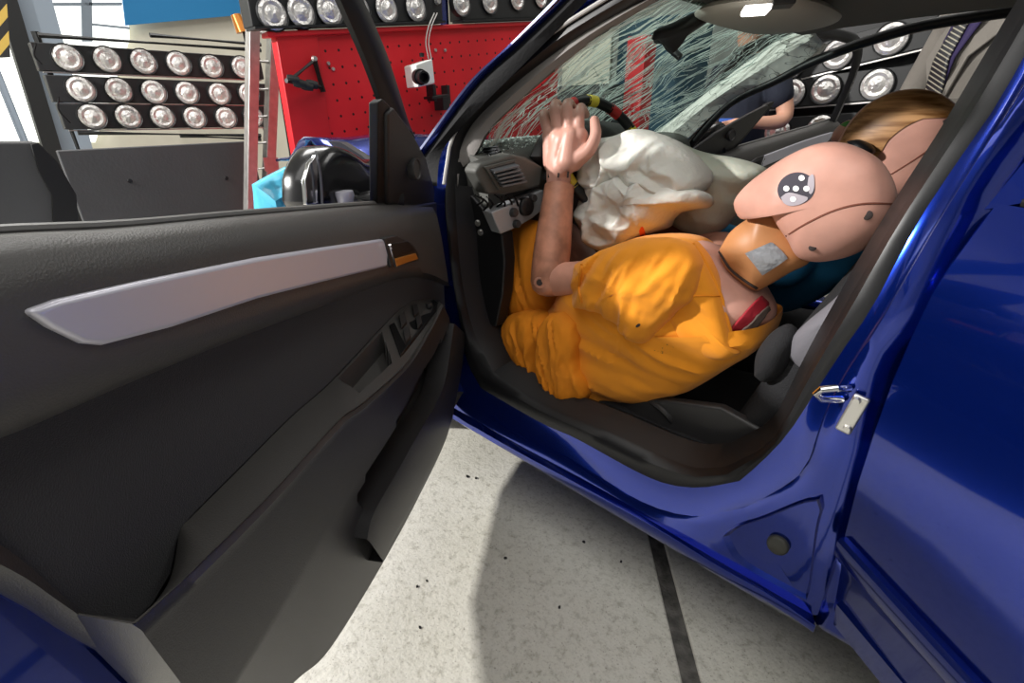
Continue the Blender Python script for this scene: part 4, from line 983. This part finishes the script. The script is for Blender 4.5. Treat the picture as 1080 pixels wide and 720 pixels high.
# ------------------------------------------------------------------ crash test dummies
mat('vinyl', (.58, .28, .20), .5, var=.16, vscale=14, sss=.05)
mat('vinyl_head', (.58, .305, .24), .42, var=.14, vscale=12, sss=.05)
mat('vinyl_tan', (.50, .22, .085), .45, var=.18, vscale=8)
m = mat('vinyl_arm', (.46, .20, .125), .45, var=.45, vscale=16)
mat('slot', (.03, .02, .018), .8)
mat('tape_silver', (.34, .35, .38), .35, .5, bump=.5, bscale=50)
def union(name, chains, mm, parent, voxel=.007, smooth=6):
    """one continuous skin from overlapping limb chains: [(points, radii)]"""
    mb = MB()
    for pts, rad in chains:
        P = crv(pts, max(12, len(pts)*5)); n = len(P)
        L_ = [0]
        raw = [V(p) for p in pts]
        cum = [0]
        for a, b in zip(raw, raw[1:]): cum.append(cum[-1]+(b-a).length)
        R = []
        for i in range(n):
            s = cum[-1]*i/(n-1); k = 0
            while k < len(cum)-2 and cum[k+1] < s: k += 1
            t = (s-cum[k])/max(1e-9, cum[k+1]-cum[k]); R.append(rad[k]+(rad[k+1]-rad[k])*t)
        d0 = (P[0]-P[1]).normalized(); d1 = (P[-1]-P[-2]).normalized()
        Q = [P[0]+d0*R[0]*c for c in (.98, .85, .6, .3)]+P+[P[-1]+d1*R[-1]*c for c in (.3, .6, .85, .98)]
        RR = [R[0]*math.sqrt(max(0.01, 1-c*c)) for c in (.98, .85, .6, .3)]+R+[R[-1]*math.sqrt(max(.01, 1-c*c)) for c in (.3, .6, .85, .98)]
        mb.tube(Q, RR, 16)
    o = mb.build(name, mm, parent)
    r = o.modifiers.new('remesh', 'REMESH'); r.mode = 'VOXEL'; r.voxel_size = voxel; r.use_smooth_shade = True
    if smooth:
        s = o.modifiers.new('smooth', 'SMOOTH'); s.iterations = smooth; s.factor = .5
    return o
drv = thing('crash_test_dummy', (-1.0, .4, .45), 'driver dummy in orange shirt reclined with a hand on the taped steering wheel', 'dummy', 'crash test dummies')
sh_, el, wr_ = aY(705, 292, .55), aY(579, 294, .60), aY(590, 196, .495)
hipL, hipR = V((-.84, .49, .45)), V((-.84, .25, .45))
knL, knR = aY(556, 268, .46), V((-.55, .24, .76))
nk = aY(792, 285, .47)
shR = V((-1.12, .20, .80))
body = union('body', [
    ([hipL.lerp(hipR, .5), V((-.98, .40, .56)), V((-1.10, .39, .67)), nk], [.13, .135, .12, .045]),
    ([hipL, hipR], [.10, .10]), ([sh_, V((-1.16, .38, .76)), shR], [.05, .10, .06]),
    ([sh_, sh_.lerp(el, .5), el+V((-.015, -.006, .0))], [.052, .052, .050]),
    ([shR, V((-.86, .17, .82)), V((-.74, .22, .98))], [.055, .045, .035]),
    ([hipL, hipL.lerp(knL, .5), knL], [.095, .085, .065]), ([knL, V((-.36, .46, .62)), V((-.18, .45, .42))], [.062, .06, .045]),
    ([hipR, hipR.lerp(knR, .5), knR], [.095, .085, .065]), ([knR, V((-.36, .24, .62)), V((-.18, .25, .42))], [.062, .06, .045]),
    ([V((-.2, .45, .38)), V((-.08, .45, .38))], [.05, .035]), ([V((-.2, .25, .38)), V((-.08, .25, .38))], [.05, .035]),
], 'vinyl', drv, voxel=.009)
# forearm: its own vinyl segment, square cut at the wrist
fa = [el+(wr_-el)*t for t in (-.19, -.175, -.13, -.05, .10, .35, .6, .85, 1.0)]
fo_ = tube('forearm', fa, [.008, .027, .045, .054, .056, .055, .051, .046, .044], 'vinyl_arm', drv, seg=24)
bf = bvh(fo_)
fd = (wr_-el).normalized()
hp_ = hit(bf, 569, 298, .0)
if hp_: MB().lathe([(0, .002), (.010, .002), (.0115, .004), (.016, .003), (.017, -.004)], hp_, (CAM_POS-hp_), 18).build('elbow_pivot', 'vinyl_arm', fo_); MB().lathe([(0, .004), (.009, .004)], hp_, (CAM_POS-hp_), 14).build('pivot_hole', 'slot', fo_)
up_ = hit(bvh(tube('tmp', [sh_, el], [.058, .044], None)), 603, 290)
bpy.data.objects.remove(bpy.data.objects['tmp'])
if up_:
    MB().lathe([(0, .010), (.008, .010), (.0085, -.01)], up_, (CAM_POS-up_), 14).build('arm_hole', 'slot', body)
# hand: palm and five fingers closed on the rim
def hpnt(u, v, y): return aY(u, v, y)
hand = union('hand', [
    ([hpnt(589, 192, .495), hpnt(590, 172, .49), hpnt(595, 150, .48)], [.036, .038, .038]),
    ([hpnt(583, 146, .48), hpnt(611, 144, .465)], [.026, .026]), ([hpnt(591, 178, .50), hpnt(588, 145, .487)], [.032, .026]), ([hpnt(598, 172, .50), hpnt(602, 144, .482)], [.032, .027]),
    ([hpnt(582, 172, .49), hpnt(580, 142, .482)], [.026, .023]), ([hpnt(605, 170, .48), hpnt(611, 150, .465)], [.029, .025]),
    ([hpnt(579, 140, .482), hpnt(574, 125, .476), hpnt(575, 120, .44), hpnt(581, 128, .405)], [.0175, .0155, .014, .012]),
    ([hpnt(589, 136, .48), hpnt(585, 116, .472), hpnt(587, 110, .435), hpnt(593, 117, .39)], [.0185, .0165, .015, .0125]),
    ([hpnt(600, 134, .475), hpnt(598, 115, .465), hpnt(600, 109, .425), hpnt(606, 116, .375)], [.0185, .0165, .015, .0125]),
    ([hpnt(610, 136, .465), hpnt(611, 120, .450), hpnt(613, 114, .41), hpnt(618, 121, .365)], [.0175, .0155, .0145, .012]),
    ([hpnt(608, 168, .485), hpnt(621, 158, .475), hpnt(628, 143, .462), hpnt(627, 127, .445)], [.026, .0195, .0165, .0135]),
], 'vinyl_head', drv, voxel=.0035, smooth=3)
tag(hand, 'pink left hand gripping the wheel rim')
# wrist joint slots
bw = MB()
for u in (579, 589, 599):
    p = aY(u, 184, .495); q = p+(CAM_POS-p).normalized()*.0385
    bw.box(q, fd*.009, fd.cross((CAM_POS-p).normalized())*.003, (CAM_POS-p).normalized()*.004)
bw.build('wrist_slots', 'slot', hand, bevel=.001)
# neck and head
neck = pillow('neck', [aY(*p, .50) for p in ((760, 262), (772, 243), (792, 228), (812, 214), (838, 235), (856, 272), (832, 288), (812, 300), (798, 306), (780, 296), (764, 280))], AY, .062, 'vinyl_tan', drv, n=56, rings=10)
HY = .53
def htf(q): return min(1.0, .55+(-1.245-q.x)*4.0) if q.x > -1.36 else 1.0
head = pillow('head', [aY(*p, HY) for p in ((776, 221), (775, 212), (783, 200), (800, 185), (830, 165), (860, 152), (885, 150), (910, 158), (930, 172), (943, 195), (946, 220), (938, 243), (920, 258), (895, 270), (865, 275), (845, 270), (834, 252), (823, 236), (811, 219), (800, 223), (789, 230), (781, 229))], AY, .088, 'vinyl_head', drv, n=110, rings=18, centre=aY(872, 212, HY), power=2.3, tfn=htf)
bh = bvh(head)
def seam(b, px, r, mm, parent, name='skull_seam', off=-.0012): return tube(name, onpath(b, px, 30, off), r, mm, parent, seg=6)
seam(bh, ((829, 249), (850, 236), (880, 222), (910, 215), (943, 215)), .0026, mat('seam', (.16, .05, .03), .8), head)
for u, v, r in ((915, 227, .0085), (857, 261, .007), (930, 243, .004)):
    p = hit(bh, u, v)
    if p is None: continue
    MB().lathe([(0, .0015), (r*.8, .0015), (r, .0005), (r, -.006)], p, (CAM_POS-p), 14).build('bolt_hole', 'slot', head)
def ell(c, rx, ry, ang=0, n=14): return [(c[0]+rx*math.cos(2*math.pi*k/n)*math.cos(ang)-ry*math.sin(2*math.pi*k/n)*math.sin(ang), c[1]+rx*math.cos(2*math.pi*k/n)*math.sin(ang)+ry*math.sin(2*math.pi*k/n)*math.cos(ang)) for k in range(n)]
mat('marker_dark', (.055, .05, .065), .7, spec=.2); mat('marker_pale', (.36, .32, .36), .6); mat('marker_white', (.85, .84, .84), .5)
mk = decal('target_marker', bh, ell((840, 199), 20, 17, -.3), 'marker_dark', head, off=.001)
tag(mk, 'dark round target sticker with white dots')
decal('marker_field', bh, [(824, 208), (832, 203), (846, 206), (853, 209), (845, 215), (834, 217), (827, 214)], 'marker_pale', mk, off=.0018, n=20, rings=4)
decal('marker_field', bh, [(853, 187), (858, 184), (859, 198), (855, 205), (852, 197)], 'marker_pale', mk, off=.0018, n=20, rings=4)
for c in ((846, 188), (830, 199), (840, 199), (851, 199), (837, 210)):
    decal('marker_dot', bh, ell(c, 3.3, 3.0, 0, 8), 'marker_white', mk, off=.0026, n=12, rings=2)
bn = bvh(neck)
decal('duct_tape', bn, [(786, 267), (800, 261), (814, 255), (823, 263), (831, 272), (818, 281), (804, 290), (795, 278)], 'tape_silver', neck, off=.002, n=40, smooth=False)
seam(bn, ((757, 262), (772, 285), (798, 304)), .004, 'slot', neck, 'neck_ring', off=0)
# chest skin above the shirt
chest = pillow('chest_flesh', [aY(*p, .49) for p in ((726, 262), (735, 254), (755, 262), (778, 283), (800, 303), (812, 320), (816, 336), (795, 356), (778, 362), (760, 330), (745, 290))], AY, .115, 'vinyl_head', drv, n=60, rings=10)
bc = bvh(chest)
# shirt
TY = .48
shirt = pillow('shirt', [aY(*p, TY) for p in ((590, 325), (606, 300), (630, 272), (660, 254), (700, 249), (731, 254), (745, 270), (756, 295), (765, 318), (773, 350), (779, 366), (795, 362), (812, 346), (818, 332), (815, 350), (803, 365), (777, 381), (734, 406), (691, 417), (658, 418), (624, 412), (609, 380), (595, 346))], AY, .165, 'shirt', drv, n=150, rings=30, centre=aY(690, 335, TY), wr=.013, wscale=15, ridged=True, seed=3.3, power=3.2, flow=(1, 0, .25), anis=.2)
SY = .62
def folds(co):      # folds running along the sleeve from hem to shoulder
    q = V((co.x*9+co.z*4, co.y*9, co.z*26-co.x*8)); return .004*(noise.noise(q)+.5*noise.noise(q*2.1))
slv = pillow('sleeve', [aY(*p, SY) for p in ((612, 276), (622, 271), (640, 262), (668, 254), (700, 252), (728, 260), (740, 285), (735, 312), (716, 330), (700, 346), (690, 357), (680, 360), (668, 352), (655, 338), (645, 330), (632, 324), (611, 320), (609, 298))], AY, .075, 'shirt', shirt, n=130, rings=26, wr=.013, wscale=22, ridged=True, seed=1.3, power=2.8, flow=(-.4, 0, 1), anis=.25)
displace(slv, folds)
yk = pillow('yoke', [aY(*p, .585) for p in ((686, 258), (710, 251), (731, 254), (745, 272), (755, 293), (764, 316), (770, 340), (775, 361), (781, 371), (765, 378), (738, 372), (712, 350), (698, 310))], AY, .052, 'shirt', shirt, n=90, rings=18, wr=.006, wscale=20, ridged=True, seed=8.1, power=3.0, flow=(1, 0, .5))
bsl = bvh(slv)
tube('sleeve_hem', onpath(bsl, ((614, 279), (612, 290), (611, 305), (613, 318)), 16, .001), .004, 'shorts', slv, seg=6)
bsh = bvh(shirt)
byk = bvh(yk)
seam(byk, ((712, 314), (735, 312), (760, 312)), .0022, 'shorts', shirt, 'shirt_shade_line', off=0)  # darker line drawn in for the shadow edge crossing the shirt
seam(byk, ((731, 257), (743, 274), (753, 294), (762, 317), (768, 341), (774, 361)), .0045, 'shirt', shirt, 'collar_band', off=.0)
rs = random.Random(4); spots = MB()
for k in range(16):
    u, v = rs.gauss(698, 7), rs.gauss(369, 3.5); h = hit(bsh, u, v, .0008)
    if h: spots.add([h+V((rs.uniform(-.003, .003), .0, rs.uniform(-.003, .003))) for _ in range(3)], [(0, 1, 2)])
spots.build('dirt_flecks', 'slot', shirt, smooth=False)['kind'] = 'stuff'
for u, v in ((673, 343), (748, 316)):
    decal('dirt_stain', bsl if u < 700 else bsh, ell((u, v), 3, 1.6, -.6, 8), 'slot', shirt, off=.001, n=10, rings=2)
# belt over the shoulder: red strap with grey webbing
bst = bvh(chest)
st1 = decal('shoulder_strap', bst, [(769, 347), (781, 333), (796, 317), (801, 313), (809, 321), (804, 331), (790, 345), (777, 357)], mat('strap_red', (.30, .008, .02), .7), drv, off=.008, n=36, rings=5, smooth=False)
sl2 = st1.modifiers.new('solid', 'SOLIDIFY'); sl2.thickness = .006
st2 = decal('strap_webbing', bst, [(772, 353), (786, 341), (800, 329), (806, 324), (808, 328), (795, 342), (777, 358)], mat('webbing', (.08, .055, .045), .7), st1, off=.013, n=36, rings=4, smooth=False)
st2.modifiers.new('solid', 'SOLIDIFY').thickness = .004
# shorts: bunched lap and raised thigh
sho = pillow('shorts', [aY(*p, .50) for p in ((546, 234), (562, 232), (580, 240), (592, 270), (592, 310), (600, 345), (590, 370), (560, 360), (541, 330), (537, 290))], AY, .10, 'shorts', drv, n=90, rings=18, wr=.014, wscale=18, ridged=True, seed=6.0, flow=(.3, 0, 1), anis=.2)
for ol, y, sd, th in ((((534, 343), (541, 331), (560, 327), (578, 331), (584, 345), (576, 372), (578, 402), (570, 408), (557, 394), (543, 375)), .60, 2.0, .06), (((572, 345), (583, 330), (602, 332), (613, 352), (612, 380), (621, 404), (619, 420), (608, 430), (594, 431), (581, 422), (573, 396), (570, 368)), .635, 4.0, .055)):
    lum = pillow('shorts_fold', [aY(*p, y) for p in ol], AY, th, 'shorts', sho, n=90, rings=20, wr=.015, wscale=24, ridged=True, seed=sd, power=2.6, flow=(.35, 0, 1), anis=.18)
    displace(lum, lambda co: .005*noise.noise(V((co.x*60+co.z*20, co.y*10, co.z*8))))

# passenger
PY = -.10
pas = thing('crash_test_dummy', (-1.0, -.3, .45), 'passenger dummy behind the driver with a brown streaked face', 'dummy', 'crash test dummies')
ph = pillow('head', [aY(*p, PY) for p in ((884, 150), (892, 135), (903, 121), (918, 108), (945, 96), (975, 94), (1000, 103), (1013, 120), (1010, 145), (996, 175), (975, 200), (950, 208), (930, 196), (917, 172), (900, 160))], AY, .085, 'vinyl_head', pas, n=90, rings=16, power=2.3)
bp_ = bvh(ph)
m = mat('face_paint', (.30, .13, .03), .45); N, L = nt(m); tc = N.new('ShaderNodeTexCoord'); mp = N.new('ShaderNodeMapping')
mp.inputs['Rotation'].default_value = (0, math.radians(28), 0); mp.inputs['Scale'].default_value = (7, 30, 75)
tn = N.new('ShaderNodeTexNoise'); tn.inputs['Scale'].default_value = 1.0; tn.inputs['Detail'].default_value = 3
rp = N.new('ShaderNodeValToRGB'); e = rp.color_ramp.elements; e[0].position = .36; e[0].color = (.17, .065, .012, 1); e[1].position = .66; e[1].color = (.55, .30, .13, 1)
L.new(tc.outputs['Object'], mp.inputs[0]); L.new(mp.outputs[0], tn.inputs['Vector']); L.new(tn.outputs['Fac'], rp.inputs['Fac']); L.new(rp.outputs['Color'], N['Principled BSDF'].inputs['Base Color'])
fp = decal('face_paint', bp_, [(887, 150), (894, 136), (905, 122), (920, 109), (946, 98), (974, 96), (998, 105), (1010, 119), (1006, 124), (985, 122), (958, 132), (938, 147), (927, 164), (916, 168), (902, 158)], 'face_paint', ph, off=.003, n=60, rings=10)
tag(fp, 'brown streaked paint over the face')
seam(bp_, ((938, 185), (965, 168), (985, 154), (1004, 141)), .0026, 'seam', ph)
p = hit(bp_, 996, 130); MB().lathe([(0, .0015), (.008, .0015), (.010, -.005)], p, (CAM_POS-p), 12).build('bolt_hole', 'slot', ph)
pillow('headphone_pad', [aY(*p, .0) for p in ((893, 149), (906, 147), (918, 152), (924, 160), (915, 164), (902, 160))], AY, .03, 'black', ph, n=24, rings=5)
pillow('nose', [aY(*p, -.12) for p in ((876, 148), (880, 138), (888, 130), (898, 126), (902, 132), (896, 144), (886, 152))], AY, .03, 'vinyl_head', ph, n=24, rings=6)
decal('green_mark', bvh(bpy.data.objects['nose']), [(886, 132), (894, 128), (900, 130), (893, 134)], mat('green_paint', (.10, .32, .08), .5), ph, n=12, rings=2)
mat('blue_cloth', (.03, .25, .52), .8, bump=.2, bscale=300)
pb = union('body', [
    ([V((-.92, -.37, .48)), V((-1.15, -.36, .62)), V((-1.28, -.28, .78)), V((-1.36, -.15, .92))], [.14, .15, .14, .07]),
    ([V((-1.22, -.12, .72)), V((-1.22, -.52, .72))], [.07, .07]),
    ([V((-1.22, -.12, .72)), V((-1.0, -.10, .60)), V((-.80, -.12, .66))], [.055, .05, .04]),
    ([V((-1.22, -.52, .72)), V((-1.0, -.55, .62)), V((-.80, -.50, .66))], [.055, .05, .04]),
    ([V((-.92, -.27, .45)), V((-.55, -.25, .62)), V((-.25, -.25, .40))], [.09, .07, .05]),
    ([V((-.92, -.47, .45)), V((-.55, -.48, .62)), V((-.25, -.48, .40))], [.09, .07, .05]),
], 'vinyl', pas, voxel=.012)
union('shirt', [([V((-.90, -.37, .47)), V((-1.15, -.36, .62)), V((-1.28, -.28, .77)), V((-1.33, -.2, .84))], [.15, .165, .155, .10]), ([V((-1.22, -.08, .72)), V((-1.22, -.56, .72))], [.085, .085]), ([V((-1.22, -.10, .72)), V((-1.08, -.08, .66))], [.08, .075])], 'blue_cloth', pas, voxel=.012)
pillow('shirt_front', [aY(*p, .02) for p in ((712, 246), (722, 236), (745, 240), (765, 236), (785, 244), (790, 262), (760, 270), (725, 262))], AY, .05, 'blue_cloth', pas, n=40, rings=8, wr=.01, wscale=14, ridged=True)
# ------------------------------------------------------------------ people standing beyond the car
mat('skin', (.62, .34, .24), .55, sss=.08); mat('skin_b', (.60, .32, .22), .55, sss=.08)
mat('suit', (.18, .165, .145), .85, bump=.35, bscale=500, var=.08, vscale=8); mat('shirt_purple', (.028, .018, .075), .8)
mat('tee_navy', (.012, .016, .03), .85, bump=.3, bscale=300); mat('jeans', (.02, .03, .06), .85, bump=.3, bscale=400); mat('shoe', (.015, .012, .01), .4); mat('hair', (.05, .03, .018), .7)
m = mat('tie_stripe', (.1, .1, .1), .5); N, L = nt(m); tc = N.new('ShaderNodeTexCoord'); mp = N.new('ShaderNodeMapping'); mp.inputs['Rotation'].default_value = (0, math.radians(32), 0)
wv = N.new('ShaderNodeTexWave'); wv.bands_direction = 'Z'; wv.inputs['Scale'].default_value = 21; rp = N.new('ShaderNodeValToRGB'); rp.color_ramp.interpolation = 'CONSTANT'
rp.color_ramp.elements[0].color = (.012, .012, .016, 1); rp.color_ramp.elements[1].position = .8; rp.color_ramp.elements[1].color = (.30, .28, .22, 1)
L.new(tc.outputs['Object'], mp.inputs[0]); L.new(mp.outputs[0], wv.inputs['Vector']); L.new(wv.outputs['Fac'], rp.inputs['Fac']); L.new(rp.outputs['Color'], N['Principled BSDF'].inputs['Base Color'])
def person(loc, face, H, label, top, legs, arms, skinm, short=False):
    """standing figure; face = unit direction it looks along; arms = [(elbow, wrist) ...] right then left in (side, front, up) fractions of H"""
    f = V(face).normalized(); r = f.cross(AZ).normalized(); o = V(loc)
    def P(s, fr, u): return o+r*(s*H)+f*(fr*H)+AZ*(u*H)
    t = thing('person', loc, label, 'person')
    ch = [([P(0, 0, .53), P(0, .005, .62), P(0, .008, .72), P(0, 0, .81), P(0, .0, .86)], [.085*H, .080*H, .088*H, .06*H, .032*H]),
          ([P(-.095, 0, .80), P(.095, 0, .80)], [.042*H, .042*H]), ([P(0, 0, .84), P(0, .01, .88)], [.031*H, .031*H])]
    for sgn in (-1, 1):
        ch.append(([P(sgn*.05, 0, .52), P(sgn*.055, .005, .28), P(sgn*.06, -.01, .04)], [.052*H, .034*H, .022*H]))
        ch.append(([P(sgn*.06, -.015, .025), P(sgn*.068, .09, .018)], [.022*H, .018*H]))
    sl_, hands = [], []
    for sgn, (e, w_) in zip((1, -1), arms):
        s0 = P(sgn*.105, 0, .80); ch.append(([s0, P(*e), P(*w_)], [.033*H, .026*H, .018*H]))
        sl_.append((s0, P(*e), P(*w_)))
        d = (P(*w_)-P(*e)).normalized(); x = d.cross(f).normalized()
        if x.length < .1: x = r
        wv0 = P(*w_)
        ch.append(([wv0, wv0+d*.05*H], [.018*H, .022*H]))
        for k in range(4):
            b0 = wv0+d*.055*H+x*(k-1.5)*.0095*H; L0 = (.044, .05, .048, .038)[k]*H
            ch.append(([b0, b0+d*L0*.5, b0+d*L0*.8+f*L0*.35], [.0062*H, .0055*H, .0045*H]))
        th = wv0+d*.02*H-x*.018*H; ch.append(([th, th+d*.02*H-x*.014*H, th+d*.045*H-x*.016*H], [.0075*H, .0065*H, .0055*H]))
    b = union('body', ch, skinm, t, voxel=.008, smooth=4)
    # head
    hc = P(0, .012, .935)
    pr_ = [(-.052, -.005), (-.055, .02), (-.045, .052), (-.01, .066), (.03, .058), (.048, .03), (.05, .008), (.062, -.008), (.052, -.018), (.05, -.035), (.045, -.055), (.03, -.066), (.012, -.055), (-.03, -.035)]
    hd = pillow('head', [hc+f*(a*H)+AZ*(c*H) for a, c in pr_], r, .044*H, skinm, t, n=60, rings=10)
    pillow('hair', [hc+f*(a*H)+AZ*(c*H) for a, c in ((-.056, -.03), (-.06, .02), (-.048, .058), (-.01, .072), (.034, .062), (.046, .042), (.02, .04), (-.012, .02), (-.03, -.02))], r, .047*H, 'hair', t, n=44, rings=8)
    for sg in (-1, 1):
        pillow('ear', [hc+r*(sg*.044*H)+f*(a*H)+AZ*(c*H) for a, c in ((-.012, -.018), (-.018, .0), (-.012, .018), (.004, .016), (.004, -.008))], r, .007*H, skinm, hd, n=16, rings=4)
        MB().lathe([(0, .008*H), (.006*H, .005*H), (.008*H, 0)], hc+r*(sg*.019*H)+f*(.040*H)+AZ*(.006*H), f, 12).build('eye', 'marker_white', hd)
    # clothes
    e0 = .54 if short else .40
    tp = [([P(0, 0, .50), P(0, .004, .60), P(0, .008, .72), P(0, 0, .80), P(0, 0, .825)], [.096*H, .090*H, .098*H, .068*H, .05*H]), ([P(-.10, 0, .80), P(.10, 0, .80)], [.05*H, .05*H])]
    if not short: tp.append(([P(0, 0, .52), P(0, 0, .47)], [.098*H, .10*H]))
    for s0, e, w_ in sl_:
        tp.append(([s0, s0.lerp(e, .5)], [.044*H, .043*H]) if short else ([s0, e, w_], [.044*H, .036*H, .029*H]))
    jk = union('jacket' if not short else 'tee_shirt', tp, top, t, voxel=.010, smooth=4)
    tr_ = [([P(-.05, 0, .52), P(.05, 0, .52)], [.07*H, .07*H])]
    for sgn in (-1, 1): tr_.append(([P(sgn*.05, 0, .50), P(sgn*.055, .005, .28), P(sgn*.06, -.01, .035)], [.062*H, .045*H, .036*H]))
    union('trousers', tr_, legs, t, voxel=.011, smooth=4)
    for sgn in (-1, 1):
        union('shoe', [([P(sgn*.06, -.02, .022), P(sgn*.064, .04, .022), P(sgn*.069, .095, .016)], [.026*H, .025*H, .018*H])], 'shoe', t, voxel=.008)
    return t, P, f, r
# man in the grey suit with a striped tie
mx_, my_ = -1.48, -1.50
sm, P, f, r = person((mx_, my_, 0), (.62, .78, 0), 1.90, 'person in grey suit and striped tie standing behind the passenger seat', 'suit', 'suit',
                     [((.15, .03, .62), (.05, .11, .62)), ((-.15, .03, .62), (-.04, .125, .61))], 'skin')
HH = 1.90
fr0 = .097
def chestpt(s, u, d=0.0):
    K = ((.45, .098), (.52, .100), (.60, .096), (.72, .108), (.80, .080), (.825, .062), (.86, .05))
    for (a, b), (c, e) in zip(K, K[1:]):
        if u <= c: R_ = b+(e-b)*(u-a)/(c-a); break
    return P(s, math.sqrt(max(.0009, R_*R_-s*s*.8))+d, u)
def strip(name, us, wf, d, mm, bev=0):
    rows = [[chestpt(c+h_*t, u, d) for t in (-1, -.66, -.33, 0, .33, .66, 1)] for u, (c, h_) in ((u, wf(u)) for u in us)]
    return loft(name, rows, mm, sm, solid=.006)
strip('shirt_front', [.60+.24*k/16 for k in range(17)], lambda u: (0, .004+.16*(u-.60)), .006, 'shirt_purple')
strip('tie', [.58+.24*k/16 for k in range(17)], lambda u: (.004-.02*(u-.58), (.024-.055*(u-.62)) if u > .62 else .024*max(.02, (u-.58)/.04)), .013, 'tie_stripe')
pillow('tie_knot', [chestpt(a, b, .010) for a, b in ((-.012, .828), (.014, .828), (.009, .806), (-.006, .806))], f, .012, 'tie_stripe', sm, n=16, rings=4)
for sg in (-1, 1):
    prism('lapel', [chestpt(sg*.055, .845, .0), chestpt(sg*.075, .77, .004), chestpt(sg*.05, .72, .006), chestpt(sg*.006, .60, .004), chestpt(sg*.022, .68, .005), chestpt(sg*.036, .76, .003)], f*.010, 'suit', sm, bevel=.003)
tube('jacket_seam', [chestpt(.03, .66, .013), chestpt(.012, .58, .013), chestpt(.006, .52, .012)], .003, 'slot', sm, seg=6)
# helper in a dark t-shirt with a blue folder
p2, P, f, r = person((-.36, -1.78, 0), (.25, 1, 0), 1.72, 'person in dark t-shirt and jeans standing beyond the open passenger door', 'tee_navy', 'jeans',
                     [((-.13*0+.165, -.01, .68), (.11, .10, .66)), ((-.165, .0, .66), (-.12, .13, .645))], 'skin_b', short=True)
q = aY(766, 141, -1.55)
fo = thing('folder', q, 'blue folder with a white sheet held beyond the windscreen pillar', 'folder')
MB().box(q, (.055, .01, 0), (0, .006, 0), (-.006, 0, .085)).build('folder_cover', mat('folder_blue', (.02, .10, .45), .5), fo, bevel=.002)
MB().box(q+V((0, .010, .006)), (.028, .005, 0), (0, .002, 0), (-.004, 0, .040)).build('white_sheet', 'marker_white', fo)
yb = aY(835, 132, -2.0)
bxn = thing('wooden_crate', V((yb.x, -2.0, 0)), 'low wooden crate in front of the far lamp rack', 'crate')
MB().abox((yb.x-.2, -2.11, .0), (yb.x+.06, -2.0, .95)).build('crate_body', mat('wood', (.35, .22, .08), .7, var=.3, vscale=12), bxn, bevel=.006)
for k in range(5): MB().abox((yb.x-.205, -2.0, .05+.18*k), (yb.x+.065, -1.985, .18+.18*k)).build('crate_slat', 'wood', bxn, bevel=.003)
# ------------------------------------------------------------------ crumbs on the floor
rc = random.Random(12)
for u, v, r_ in ((493, 502, .008), (502, 504, .005), (533, 588, .006), (616, 571, .006), (443, 661, .005), (440, 618, .004), (450, 612, .004), (590, 640, .004), (655, 592, .004)):
    c = aZ(u, v, 0.002); n = 7; h = rc.uniform(.002, .005)
    ring = [c+V((math.cos(k/n*6.28)*r_*rc.uniform(.6, 1.2), math.sin(k/n*6.28)*r_*rc.uniform(.5, 1.1), -.002)) for k in range(n)]
    o = MB().prism(ring, (0, 0, h)).build('debris_chip', 'black', None, smooth=False)
    tag(o, 'small black plastic chip lying on the pale concrete floor', 'debris', 'chips on the floor')
